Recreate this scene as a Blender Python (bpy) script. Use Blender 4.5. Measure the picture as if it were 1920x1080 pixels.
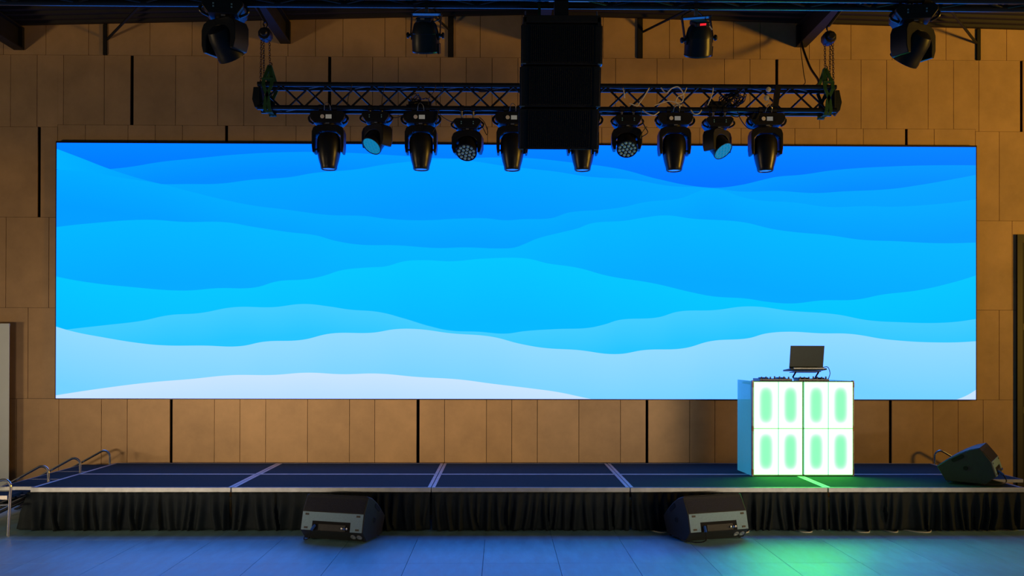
import bpy, bmesh, math, random
from mathutils import Matrix, Vector, Euler

for o in list(bpy.data.objects):
    bpy.data.objects.remove(o, do_unlink=True)
scene = bpy.context.scene
COL = scene.collection
PI = math.pi
rnd = random.Random(7)

# ------------------------------------------------------------------ camera
cam_d = bpy.data.cameras.new('camera')
cam = bpy.data.objects.new('camera', cam_d)
COL.objects.link(cam)
scene.camera = cam
YAW, PITCH, ROLL, FPX = 0.0121, 0.0038, 0.0020, 1689.58
cam.location = (0.6991, -9.0508, 1.7976)
_f = Vector((math.sin(YAW) * math.cos(PITCH), math.cos(YAW) * math.cos(PITCH), math.sin(PITCH)))
_r = Vector((math.cos(YAW), -math.sin(YAW), 0))
_u = _r.cross(_f)
_r2 = _r * math.cos(ROLL) + _u * math.sin(ROLL)
_u2 = -_r * math.sin(ROLL) + _u * math.cos(ROLL)
cam.rotation_euler = Matrix((_r2, _u2, -_f)).transposed().to_euler()
cam_d.sensor_width = 36.0
cam_d.lens = FPX * 36.0 / 1920.0
cam_d.shift_y = (652.92 - 540.0) / 1920.0
cam_d.clip_start, cam_d.clip_end = 0.1, 100

# ------------------------------------------------------------------ world, house and fill lights, exposure
world = bpy.data.worlds.new('world')
scene.world = world
world.use_nodes = True
wb = world.node_tree.nodes['Background']
wb.inputs[0].default_value = (0.25, 0.65, 1.0, 1)
wb.inputs[1].default_value = 0.035
vs = scene.view_settings
vs.view_transform = 'Standard'
vs.look = 'None'
vs.exposure = 0.0
vs.gamma = 1.0
vs.use_curve_mapping = False


def area_light(name, loc, target, size, power, color, spread=PI):
    d = bpy.data.lights.new(name, 'AREA')
    d.shape = 'RECTANGLE'
    d.size, d.size_y = size
    d.energy = power
    d.color = color
    d.spread = spread
    o = bpy.data.objects.new(name, d)
    COL.objects.link(o)
    o.location = loc
    o.rotation_euler = (Vector(target) - Vector(loc)).to_track_quat('-Z', 'Y').to_euler()
    return o


# warm house lights at the sides; added low pair fills lower wall and skirt
area_light('house_light_left', (-11.0, -4.6, 0.9), (-2.0, 2.1, 4.2), (0.9, 0.9), 48, (1.0, 0.69, 0.34), math.radians(100))
area_light('house_light_right', (14.0, -4.6, 2.3), (4.0, 2.1, 6.6), (1.3, 1.3), 170, (1.0, 0.54, 0.06), math.radians(84))
area_light('hall_fill_left', (-4.8, -5.4, 0.9), (-2.0, 2.1, 1.5), (3.9, 0.14), 20, (1.0, 0.74, 0.46), math.radians(42))
area_light('hall_fill_right', (5.8, -5.4, 0.9), (1.8, 2.1, 1.5), (3.2, 0.14), 16, (1.0, 0.74, 0.46), math.radians(42))


# ------------------------------------------------------------------ materials
def srgb(r, g, b):
    f = lambda c: (c / 255.0) / 12.92 if c <= 10.3 else ((c / 255.0 + 0.055) / 1.055) ** 2.4
    return (f(r), f(g), f(b), 1.0)


def mat(name, color, rough=0.5, metal=0.0, var=0.0, scale=6.0, bump=0.0, bscale=80.0, spec=0.5, rvar=0.0, stretch=None, objvar=0.0):
    m = bpy.data.materials.new(name)
    m.use_nodes = True
    nt = m.node_tree
    b = nt.nodes['Principled BSDF']
    col = tuple(color) + ((1.0,) if len(color) == 3 else ())
    b.inputs['Base Color'].default_value = col
    b.inputs['Roughness'].default_value = rough
    b.inputs['Metallic'].default_value = metal
    b.inputs['Specular IOR Level'].default_value = spec
    geo = nt.nodes.new('ShaderNodeNewGeometry')
    vec = geo.outputs['Position']
    if stretch:
        mp = nt.nodes.new('ShaderNodeMapping')
        mp.inputs['Scale'].default_value = stretch
        nt.links.new(vec, mp.inputs['Vector'])
        vec = mp.outputs['Vector']
    if var or rvar:
        nz = nt.nodes.new('ShaderNodeTexNoise')
        nz.inputs['Scale'].default_value = scale
        nz.inputs['Detail'].default_value = 6
        nz.inputs['Roughness'].default_value = 0.62
        nt.links.new(vec, nz.inputs['Vector'])
    if var:
        hsv = nt.nodes.new('ShaderNodeHueSaturation')
        hsv.inputs['Color'].default_value = col
        mr = nt.nodes.new('ShaderNodeMapRange')
        mr.inputs[1].default_value, mr.inputs[2].default_value = 0.25, 0.75
        mr.inputs[3].default_value, mr.inputs[4].default_value = 1 - var, 1 + var
        nt.links.new(nz.outputs['Fac'], mr.inputs[0])
        out = mr.outputs[0]
        if objvar:
            oi = nt.nodes.new('ShaderNodeObjectInfo')
            mo = nt.nodes.new('ShaderNodeMapRange')
            mo.inputs[3].default_value, mo.inputs[4].default_value = 1 - objvar, 1 + objvar
            nt.links.new(oi.outputs['Random'], mo.inputs[0])
            mm = nt.nodes.new('ShaderNodeMath')
            mm.operation = 'MULTIPLY'
            nt.links.new(out, mm.inputs[0])
            nt.links.new(mo.outputs[0], mm.inputs[1])
            out = mm.outputs[0]
        nt.links.new(out, hsv.inputs['Value'])
        nt.links.new(hsv.outputs['Color'], b.inputs['Base Color'])
    if rvar:
        mr2 = nt.nodes.new('ShaderNodeMapRange')
        mr2.inputs[1].default_value, mr2.inputs[2].default_value = 0.3, 0.7
        mr2.inputs[3].default_value, mr2.inputs[4].default_value = max(0.05, rough - rvar), min(1, rough + rvar)
        nt.links.new(nz.outputs['Fac'], mr2.inputs[0])
        nt.links.new(mr2.outputs[0], b.inputs['Roughness'])
    if bump:
        n2 = nt.nodes.new('ShaderNodeTexNoise')
        n2.inputs['Scale'].default_value = bscale
        n2.inputs['Detail'].default_value = 3
        nt.links.new(vec, n2.inputs['Vector'])
        bp = nt.nodes.new('ShaderNodeBump')
        bp.inputs['Strength'].default_value = bump
        bp.inputs['Distance'].default_value = 0.01
        nt.links.new(n2.outputs['Fac'], bp.inputs['Height'])
        nt.links.new(bp.outputs['Normal'], b.inputs['Normal'])
    return m


def emit(name, color, strength):
    m = bpy.data.materials.new(name)
    m.use_nodes = True
    nt = m.node_tree
    b = nt.nodes['Principled BSDF']
    b.inputs['Base Color'].default_value = (0.02, 0.02, 0.02, 1)
    b.inputs['Emission Color'].default_value = tuple(color[:3]) + (1,)
    b.inputs['Emission Strength'].default_value = strength
    return m


M = {}
M['panel'] = mat('wall_board', (0.56, 0.36, 0.185), 0.6, var=0.17, scale=2.6, bump=0.08, bscale=140, objvar=0.06)
M['void'] = mat('black_cavity', (0.004, 0.004, 0.004), 0.9)
M['steel_dark'] = mat('dark_painted_steel', (0.007, 0.0065, 0.006), 0.65, var=0.3, scale=5)
M['roof'] = mat('dark_roof_sheet', (0.008, 0.006, 0.005), 0.7, var=0.3, scale=3)
M['truss'] = mat('black_truss_coating', (0.010, 0.012, 0.016), 0.27, var=0.25, scale=20, spec=0.7)
M['black'] = mat('black_plastic', (0.011, 0.011, 0.013), 0.42, var=0.25, scale=18, bump=0.05, bscale=300)
M['black_gloss'] = mat('black_gloss_plastic', (0.012, 0.012, 0.014), 0.33, var=0.2, scale=10)
M['par'] = mat('black_cast_metal', (0.016, 0.016, 0.017), 0.36, 0.0, var=0.2, scale=14, spec=0.8)
M['speaker'] = mat('black_textured_paint', (0.020, 0.022, 0.023), 0.55, var=0.2, scale=30, bump=0.25, bscale=260)
M['grille'] = mat('perforated_grille', (0.009, 0.010, 0.012), 0.5, var=0.4, scale=60, bump=0.5, bscale=200)
M['grey_plate'] = mat('grey_speckled_paint', (0.20, 0.34, 0.42), 0.55, var=0.25, scale=180, bump=0.15, bscale=260)
M['alu'] = mat('aluminium', (0.55, 0.54, 0.52), 0.38, 0.85, var=0.12, scale=12, bump=0.04, bscale=60)
M['alu_dull'] = mat('worn_aluminium_trim', (0.42, 0.46, 0.50), 0.45, 0.5, var=0.2, scale=9)
M['chrome'] = mat('polished_tube', (0.62, 0.62, 0.62), 0.2, 1.0, var=0.08, scale=8)
M['carpet'] = mat('stage_carpet', (0.016, 0.044, 0.058), 0.9, var=0.2, scale=40, bump=0.4, bscale=420, spec=0.15)
M['skirt'] = mat('black_skirt_cloth', (0.011, 0.018, 0.023), 0.75, var=0.25, scale=14, bump=0.15, bscale=240, spec=0.25)
M['white_cable'] = mat('white_cable_jacket', (0.85, 0.82, 0.75), 0.5, var=0.1, scale=20)
M['black_cable'] = mat('black_cable_jacket', (0.008, 0.008, 0.008), 0.5, var=0.1, scale=20)
M['sling'] = mat('green_sling_webbing', (0.010, 0.085, 0.035), 0.8, var=0.25, scale=50, bump=0.3, bscale=300)
M['blue_plug'] = mat('blue_connector', (0.03, 0.12, 0.55), 0.4, var=0.1, scale=20)
M['chain'] = mat('rusty_chain_steel', (0.10, 0.06, 0.03), 0.45, 0.7, var=0.3, scale=40)
M['bright_steel'] = mat('zinc_steel', (0.6, 0.58, 0.54), 0.3, 0.9, var=0.1, scale=30)
M['white_print'] = mat('white_banner_sheet', (0.80, 0.92, 0.98), 0.55, var=0.04, scale=3)
M['white_dial'] = mat('white_dial', (0.95, 0.93, 0.88), 0.45, var=0.1, scale=60)
M['grey_display'] = emit('backlit_display', (0.15, 0.14, 0.12), 1.0)
M['lens'] = mat('pale_lens_glass', (0.36, 0.68, 0.78), 0.12, var=0.3, scale=60, spec=0.9)
M['lens_reflect'] = emit('cyan_reflect_lens', (0.0, 0.20, 0.42), 0.85)  # blue reflected in the frosted lens, put in as emission
M['lens_dark'] = mat('dark_reflector', (0.05, 0.06, 0.07), 0.2, 0.3, var=0.2, scale=30)
M['beige'] = mat('beige_frame_profile', (0.42, 0.34, 0.24), 0.5, var=0.15, scale=20)
M['orange'] = mat('orange_corner_cap', (0.34, 0.13, 0.03), 0.5, var=0.15, scale=20)
M['red_led'] = emit('red_display_digits', (1.0, 0.015, 0.03), 1.3)
M['blue_led'] = mat('pale_blue_screw', (0.25, 0.55, 0.75), 0.3, var=0.1, scale=30)
M['dome'] = mat('pale_dome_enamel', (0.55, 0.58, 0.6), 0.4, var=0.05, scale=5)
M['laptop'] = mat('dark_laptop_shell', (0.008, 0.028, 0.034), 0.5, var=0.15, scale=30)
M['door'] = mat('black_door_paint', (0.008, 0.007, 0.006), 0.45, var=0.2, scale=6)

# wood-look floor boards: long brush streaks, screen's blue spill put into base colour
M['floor'] = mat('blue_spill_floor_boards', (0.30, 0.66, 0.76), 0.45, var=0.22, scale=3.2, bump=0.22, bscale=7, rvar=0.10, stretch=(2.6, 0.7, 1), objvar=0.10, spec=0.5)
_b = M['floor'].node_tree.nodes['Principled BSDF']
_b.inputs['Coat Weight'].default_value = 1.0
_b.inputs['Coat Roughness'].default_value = 0.58
_b.inputs['Coat IOR'].default_value = 2.0
M['floor_gap'] = mat('floor_joint', (0.02, 0.017, 0.014), 0.8, var=0.1)

# frosted acrylic wing of the booth; emission added in place of light shining through
m = bpy.data.materials.new('frosted_acrylic')
m.use_nodes = True
nt = m.node_tree
b = nt.nodes['Principled BSDF']
b.inputs['Base Color'].default_value = (0.42, 0.92, 0.80, 1)
b.inputs['Roughness'].default_value = 0.35
b.inputs['Emission Color'].default_value = (0.02, 0.22, 0.36, 1)
b.inputs['Emission Strength'].default_value = 1.0
nz = nt.nodes.new('ShaderNodeTexNoise')
nz.inputs['Scale'].default_value = 30
mr = nt.nodes.new('ShaderNodeMapRange')
mr.inputs[3].default_value, mr.inputs[4].default_value = 0.60, 0.68
nt.links.new(nz.outputs['Fac'], mr.inputs[0])
tr = nt.nodes.new('ShaderNodeBsdfTransparent')
tr.inputs[0].default_value = (0.72, 0.86, 0.95, 1)
mx = nt.nodes.new('ShaderNodeMixShader')
nt.links.new(mr.outputs[0], mx.inputs[0])
tl = nt.nodes.new('ShaderNodeBsdfTranslucent')
tl.inputs[0].default_value = (0.45, 0.95, 0.80, 1)
m2 = nt.nodes.new('ShaderNodeMixShader')
m2.inputs[0].default_value = 0.6
nt.links.new(b.outputs[0], m2.inputs[1])
nt.links.new(tl.outputs[0], m2.inputs[2])
nt.links.new(tr.outputs[0], mx.inputs[1])
nt.links.new(m2.outputs[0], mx.inputs[2])
nt.links.new(mx.outputs[0], nt.nodes['Material Output'].inputs[0])
M['acrylic'] = m

# ------------------------------------------------------------------ mesh helpers
class MB:
    def __init__(self, mx=None):
        self.v, self.f = [], []
        self.M = mx or Matrix.Identity(4)

    def add(self, vs, fs):
        n = len(self.v)
        self.v += [tuple(self.M @ Vector(p)) for p in vs]
        self.f += [tuple(i + n for i in q) for q in fs]
        return self

    def box(self, c, s, rot=None):
        x, y, z = s[0] / 2, s[1] / 2, s[2] / 2
        vs = [Vector((a, b_, d)) for a in (-x, x) for b_ in (-y, y) for d in (-z, z)]
        if rot is not None:
            vs = [rot @ p for p in vs]
        vs = [p + Vector(c) for p in vs]
        return self.add(vs, [(0, 1, 3, 2), (4, 6, 7, 5), (0, 4, 5, 1), (2, 3, 7, 6), (0, 2, 6, 4), (1, 5, 7, 3)])

    def b2(self, lo, hi):
        return self.box([(a + c) / 2 for a, c in zip(lo, hi)], [abs(c - a) for a, c in zip(lo, hi)])

    def prism(self, poly, a, b_, axis='y'):
        # poly in (x,z) for axis y, (y,z) for axis x, (x,y) for axis z
        def p3(p, t):
            return {'y': (p[0], t, p[1]), 'x': (t, p[0], p[1]), 'z': (p[0], p[1], t)}[axis]
        n = len(poly)
        vs = [p3(p, a) for p in poly] + [p3(p, b_) for p in poly]
        fs = [tuple(range(n)), tuple(range(2 * n - 1, n - 1, -1))]
        fs += [(i, i + n, (i + 1) % n + n, (i + 1) % n) for i in range(n)]
        return self.add(vs, fs)

    def tube(self, pts, r, n=8, closed=False, cap=True, flat=1.0):
        pts = [Vector(p) for p in pts]
        k = len(pts)
        rs = r if isinstance(r, (list, tuple)) else [r] * k
        up = None
        vs, fs = [], []
        for i, p in enumerate(pts):
            if closed:
                t = (pts[(i + 1) % k] - pts[i - 1]).normalized()
            else:
                t = (pts[min(i + 1, k - 1)] - pts[max(i - 1, 0)]).normalized()
            if up is None:
                up = Vector((0, 0, 1)) if abs(t.z) < 0.9 else Vector((0, 1, 0))
            s = t.cross(up)
            if s.length < 1e-5:
                s = t.orthogonal()
            s.normalize()
            up = s.cross(t).normalized()
            for j in range(n):
                a = 2 * PI * (j + 0.5) / n
                vs.append(p + s * math.cos(a) * rs[i] + up * math.sin(a) * rs[i] * flat)
        m_ = k if closed else k - 1
        for i in range(m_):
            for j in range(n):
                a, b_ = i * n + j, i * n + (j + 1) % n
                c, d = ((i + 1) % k) * n + (j + 1) % n, ((i + 1) % k) * n + j
                fs.append((a, b_, c, d))
        if cap and not closed:
            fs.append(tuple(range(n - 1, -1, -1)))
            fs.append(tuple((k - 1) * n + j for j in range(n)))
        return self.add(vs, fs)

    def lathe(self, prof, n=24, base=None):
        # prof: (r, z) list, axis z
        mx = base or Matrix.Identity(4)
        vs, fs = [], []
        for r, z in prof:
            for j in range(n):
                a = 2 * PI * (j + 0.5) / n
                vs.append(mx @ Vector((r * math.cos(a), r * math.sin(a), z)))
        for i in range(len(prof) - 1):
            for j in range(n):
                fs.append((i * n + j, i * n + (j + 1) % n, (i + 1) * n + (j + 1) % n, (i + 1) * n + j))
        fs.append(tuple(range(n - 1, -1, -1)))
        k = len(prof) - 1
        fs.append(tuple(k * n + j for j in range(n)))
        return self.add(vs, fs)

    def mesh(self, name, material, angle=35):
        me = bpy.data.meshes.new(name)
        me.from_pydata(self.v, [], self.f)
        bm = bmesh.new()
        bm.from_mesh(me)
        bmesh.ops.recalc_face_normals(bm, faces=bm.faces)
        bm.to_mesh(me)
        bm.free()
        me.materials.append(M[material] if isinstance(material, str) else material)
        me.polygons.foreach_set('use_smooth', [True] * len(me.polygons))
        me.set_sharp_from_angle(angle=math.radians(angle))
        return me

    def build(self, name, material, parent=None, bevel=0, angle=35):
        o = bpy.data.objects.new(name, self.mesh(name, material, angle))
        COL.objects.link(o)
        o.parent = parent
        if bevel:
            md = o.modifiers.new('bevel', 'BEVEL')
            md.width = bevel
            md.segments = 2
            md.limit_method = 'ANGLE'
        return o


def tag(o, label, cat, group=None):
    o['label'] = label
    o['category'] = cat
    if group:
        o['group'] = group
    return o


def structure(o, label=None):
    o['kind'] = 'structure'
    if label:
        o['label'] = label
    return o


def thing(name, label, cat, loc=(0, 0, 0), group=None, rz=0.0):
    o = bpy.data.objects.new(name, None)
    o.empty_display_size = 0.1
    COL.objects.link(o)
    o.location = loc
    o.rotation_euler = (0, 0, rz)
    return tag(o, label, cat, group)


def link_copy(o, parent):
    c = o.copy()
    COL.objects.link(c)
    c.parent = parent
    for ch in list(o.children):
        link_copy(ch, c)
    return c


def spline(pts, n=8):
    pts = [Vector(p) for p in pts]
    out = []
    for i in range(len(pts) - 1):
        p0, p1, p2, p3 = pts[max(i - 1, 0)], pts[i], pts[i + 1], pts[min(i + 2, len(pts) - 1)]
        for j in range(n):
            t = j / n
            out.append(0.5 * ((2 * p1) + (-p0 + p2) * t + (2 * p0 - 5 * p1 + 4 * p2 - p3) * t * t + (-p0 + 3 * p1 - 3 * p2 + p3) * t ** 3))
    out.append(pts[-1])
    return out


def T(x, y, z):
    return Matrix.Translation((x, y, z))


def RX(a):
    return Matrix.Rotation(a, 4, 'X')


def RY(a):
    return Matrix.Rotation(a, 4, 'Y')


def RZ(a):
    return Matrix.Rotation(a, 4, 'Z')


# ------------------------------------------------------------------ floor
FX0, FX1, FY0, FY1 = -8.6, 10.6, -10.2, 2.15
fl = structure(MB().b2((FX0, FY0, -0.10), (FX1, FY1, -0.012)).build('floor', 'floor_gap'), 'polished hall floor laid in wide boards')
TW, TL = 0.645, 0.958
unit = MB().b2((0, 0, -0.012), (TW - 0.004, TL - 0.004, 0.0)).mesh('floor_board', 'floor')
xs = []
x = -0.095 - TW * 10
while x < FX1:
    xs.append(x)
    x += TW
first = True
y = -1.387 - TL * 3
while y < FY1 - TL:
    for x in xs:
        if not (-6.6 < x < 8.0):   # boards beyond are far out of view
            continue
        if y > -0.3 and -3.6 < x < 5.3:
            continue          # under the stage
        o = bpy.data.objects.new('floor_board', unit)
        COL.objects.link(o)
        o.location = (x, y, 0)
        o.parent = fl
    y += TL
# hall floor behind the nearest boards
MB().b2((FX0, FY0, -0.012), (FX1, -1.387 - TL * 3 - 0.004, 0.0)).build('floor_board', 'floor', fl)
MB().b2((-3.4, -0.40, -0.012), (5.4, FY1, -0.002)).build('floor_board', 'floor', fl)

# ------------------------------------------------------------------ back wall
WY = 2.12
BX0, BX1 = -8.6, 10.6
wall = structure(MB().b2((BX0, WY + 0.06, 0), (BX1, WY + 0.16, 6.2)).build('wall_back', 'void'), 'back wall clad in brown board panels with dark joints')
ROWS = {
    1: [-4.924, -4.401, (-4.216, -4.172), -3.647, -3.129, -2.614, -2.282, -1.946, -1.606, -1.268, -0.749, -0.489, -0.23, (0.035, 0.099), 0.431, 0.952, 1.423, 1.96, (2.389, 2.45), 2.786, 3.119, 3.584, 3.918, 4.533, 5.054, 5.572, 5.906, 6.247, (6.629, 6.673), 7.009],
    2: [-5.355, -5.029, -4.706, -4.205, (-3.884, -3.848), -3.33, -2.809, -2.489, -1.969, (-1.449, -1.414), -0.899, -0.581, -0.062, 0.259, 0.58, 0.901, (1.318, 1.351), 1.789, 2.115, 2.632, 2.954, 3.473, 3.792, (4.111, 4.143), 4.662, 5.181, 5.502, 6.022, 6.342, 6.659, (7.18, 7.21)],
    3: [(-5.018, -4.985), -4.776, -4.436, -3.912, -3.578, -3.243, (-2.716, -2.685), -2.363, -1.844, -1.508, -1.173, -0.656, -0.328, 0.194, 0.525, 1.047, 1.425, 1.945, 2.274, 2.799, 3.165, 3.682, 4.017, 4.353, 4.876, 5.211, (5.735, 5.765), 6.099, 6.616, 6.917],
    4: [-5.403, -4.877, 7.079],
    5: [-5.128, 6.916],
    6: [-5.264, -4.749, -4.226, -3.909, (-3.384, -3.355), -2.838, -2.524, -2.208, -1.692, -1.174, -0.862, (-0.344, -0.311), 0.001, 0.519, 0.834, 1.15, 1.666, 2.183, (2.498, 2.527), 3.043, 3.358, 3.678, 4.193, 4.72, 5.04, (5.536, 5.567), 6.086, 6.4, 6.714],
}
ZR = {1: (5.447, 6.1), 2: (4.558, 5.447), 3: (3.443, 4.558), 4: (2.327, 3.443), 5: (1.208, 2.327), 6: (0.0, 1.208)}
ubox = MB().b2((0, 0, 0), (1, 1, 1)).mesh('wall_panel', 'panel')


def roof_z(x):
    return 5.977 - (0.0278 * abs(x - 0.95) if x < 0.95 else 0.0235 * abs(x - 0.95))


def wall_panel(x0, x1, z0, z1, gl=0.003, gr=0.003):
    o = bpy.data.objects.new('wall_panel', ubox)
    COL.objects.link(o)
    o.parent = wall
    o.location = (x0 + gl, WY + rnd.uniform(0, 0.0015), z0 + 0.0018)
    o.scale = (x1 - x0 - gl - gr, 0.02, z1 - z0 - 0.0036)


for k, js in ROWS.items():
    z0, z1 = ZR[k]
    edges = []
    first = js[0][0] if isinstance(js[0], tuple) else js[0]
    pre = []
    x = first - 0.52
    while x > BX0:
        pre.append(x)
        x -= 0.52
    pre = [BX0] + pre[::-1]
    last = js[-1][1] if isinstance(js[-1], tuple) else js[-1]
    post = []
    x = last + 0.52
    while x < BX1:
        post.append(x)
        x += 0.52
    post.append(BX1)
    seq = pre + list(js) + post
    for a, c in zip(seq[:-1], seq[1:]):
        xa = a[1] if isinstance(a, tuple) else a
        xb = c[0] if isinstance(c, tuple) else c
        if xb - xa < 0.02:
            continue
        zz0, zz1 = z0, z1
        mid = (xa + xb) / 2
        if k == 3 and -4.776 < mid < 6.616:
            zz1 = 4.586
        if k == 2 and -4.776 < mid < 6.616:
            zz0 = 4.586
        if k == 1:
            zz1 = min(z1, roof_z(mid) + 0.12)
        if k in (4, 5) and xb - xa > 2:
            continue
        if k == 2 and xa < -4.776 < xb:
            wall_panel(xa, -4.776, 4.558, z1, gr=0)
            wall_panel(-4.776, xb, 4.586, z1, gl=0)
            continue
        if k == 2 and xa < 6.616 < xb:
            wall_panel(xa, 6.616, 4.586, z1, gr=0)
            wall_panel(6.616, xb, 4.558, z1, gl=0)
            continue
        wall_panel(xa, xb, zz0, zz1)
# panels ending behind the screen edges
wall_panel(-4.877, -4.5, *ZR[4]); wall_panel(-5.128, -4.5, *ZR[5])
wall_panel(6.4, 7.079, *ZR[4]); wall_panel(6.4, 6.916, *ZR[5])

# ------------------------------------------------------------------ ceiling: shallow gable of dark ribbed sheet
cl = MB()
for (xa, xb) in ((BX0 - 0.2, 0.95), (0.95, BX1 + 0.2)):
    za, zb = roof_z(xa), roof_z(xb)
    cl.add([(xa, -5.2, za), (xb, -5.2, zb), (xb, WY + 0.16, zb), (xa, WY + 0.16, za),
            (xa, -5.2, za + 0.2), (xb, -5.2, zb + 0.2), (xb, WY + 0.16, zb + 0.2), (xa, WY + 0.16, za + 0.2)],
           [(0, 1, 2, 3), (7, 6, 5, 4), (0, 4, 5, 1), (2, 6, 7, 3), (1, 5, 6, 2), (0, 3, 7, 4)])
ceil = structure(cl.build('ceiling', 'roof'), 'dark ribbed metal roof underside')
for i in range(46):
    y = 2.0 - i * 0.155
    rb = MB()
    for (xa, xb) in ((BX0 - 0.1, 0.95), (0.95, BX1 + 0.1)):
        za, zb = roof_z(xa), roof_z(xb)
        rb.add([(xa, y - 0.02, za - 0.03), (xb, y - 0.02, zb - 0.03), (xb, y + 0.02, zb - 0.03), (xa, y + 0.02, za - 0.03),
                (xa, y - 0.04, za + 0.02), (xb, y - 0.04, zb + 0.02), (xb, y + 0.04, zb + 0.02), (xa, y + 0.04, za + 0.02)],
               [(0, 1, 2, 3), (7, 6, 5, 4), (0, 4, 5, 1), (2, 6, 7, 3), (1, 5, 6, 2), (0, 3, 7, 4)])
    rb.build('roof_rib', 'roof', ceil)

# roof beams running out from the back wall
for (xc, zb, lab) in ((-5.245, 5.50, 'dark steel roof beam in the top left corner of the hall'),
                      (-1.973, 5.598, 'dark steel roof beam above the left chain hoist'),
                      (1.20, 5.62, 'dark steel roof beam hidden behind the hanging line array'),
                      (4.425, 5.592, 'dark steel roof beam beside the right chain hoist')):
    t = thing('roof_beam', lab, 'beam', (xc, 0, zb), 'roof beams')
    h = roof_z(xc) - 0.03 - zb
    MB().b2((-0.012, -4.9, 0.015), (0.012, 2.11, h - 0.015)).build('web', 'steel_dark', t)
    MB().b2((-0.063, -4.9, 0), (0.063, 2.11, 0.016)).build('flange', 'steel_dark', t)
    MB().b2((-0.063, -4.9, h - 0.016), (0.063, 2.11, h)).build('flange', 'steel_dark', t)
    MB().b2((-0.063, 2.06, 0.016), (0.063, 2.11, h - 0.016)).build('end_plate', 'steel_dark', t)

# black wall posts under the roof with a slanting brace each
for (xa, xb, px, pz, dx, lab) in ((-4.216, -4.172, -4.17, 5.645, 0.75, 'slim black wall post with slanting brace, top left of the wall'),
                                  (0.035, 0.099, 0.036, 5.80, -0.42, 'thick black wall post with brace behind the left par can'),
                                  (2.389, 2.450, 2.45, 5.775, 0.72, 'thick black wall post with brace, right of the line array'),
                                  (6.629, 6.673, 6.63, 5.66, -0.75, 'slim black wall post with slanting brace, top right of the wall')):
    t = thing('wall_post', lab, 'post', ((xa + xb) / 2, 2.10, 5.447), 'black wall posts under the roof')
    h = roof_z(xa) - 5.447 - 0.01
    MB().b2((-(xb - xa) / 2, 0.0, 0.0), ((xb - xa) / 2, 0.05, h)).build('upright', 'steel_dark', t)
    c = (xa + xb) / 2
    MB().tube([(px - c, 0.02, pz - 5.447), (px - c + dx, -0.75, roof_z(px) - 5.447 - 0.02)], 0.016, 6).build('brace', 'steel_dark', t)

# door on the far right
d = structure(MB().b2((7.125, 2.085, 0), (7.19, 2.118, 3.27)).build('door_1', 'door'), 'tall black framed door at the right edge')
MB().b2((7.19, 2.085, 3.18), (8.25, 2.118, 3.27)).build('frame_head', 'door', d)
MB().b2((8.19, 2.085, 0), (8.25, 2.118, 3.18)).build('frame_jamb', 'door', d)
MB().b2((7.195, 2.10, 0.005), (8.185, 2.118, 3.175)).build('door_leaf', 'steel_dark', d)
hd = MB().tube([(7.28, 2.10, 1.05), (7.28, 2.05, 1.05), (7.40, 2.05, 1.05)], 0.011, 8).build('door_handle', 'bright_steel', d)
for zz in (1.08, 2.12):
    MB().b2((7.195, 2.09, zz - 0.04), (8.185, 2.10, zz + 0.04)).build('leaf_rail', 'door', d)

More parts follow.
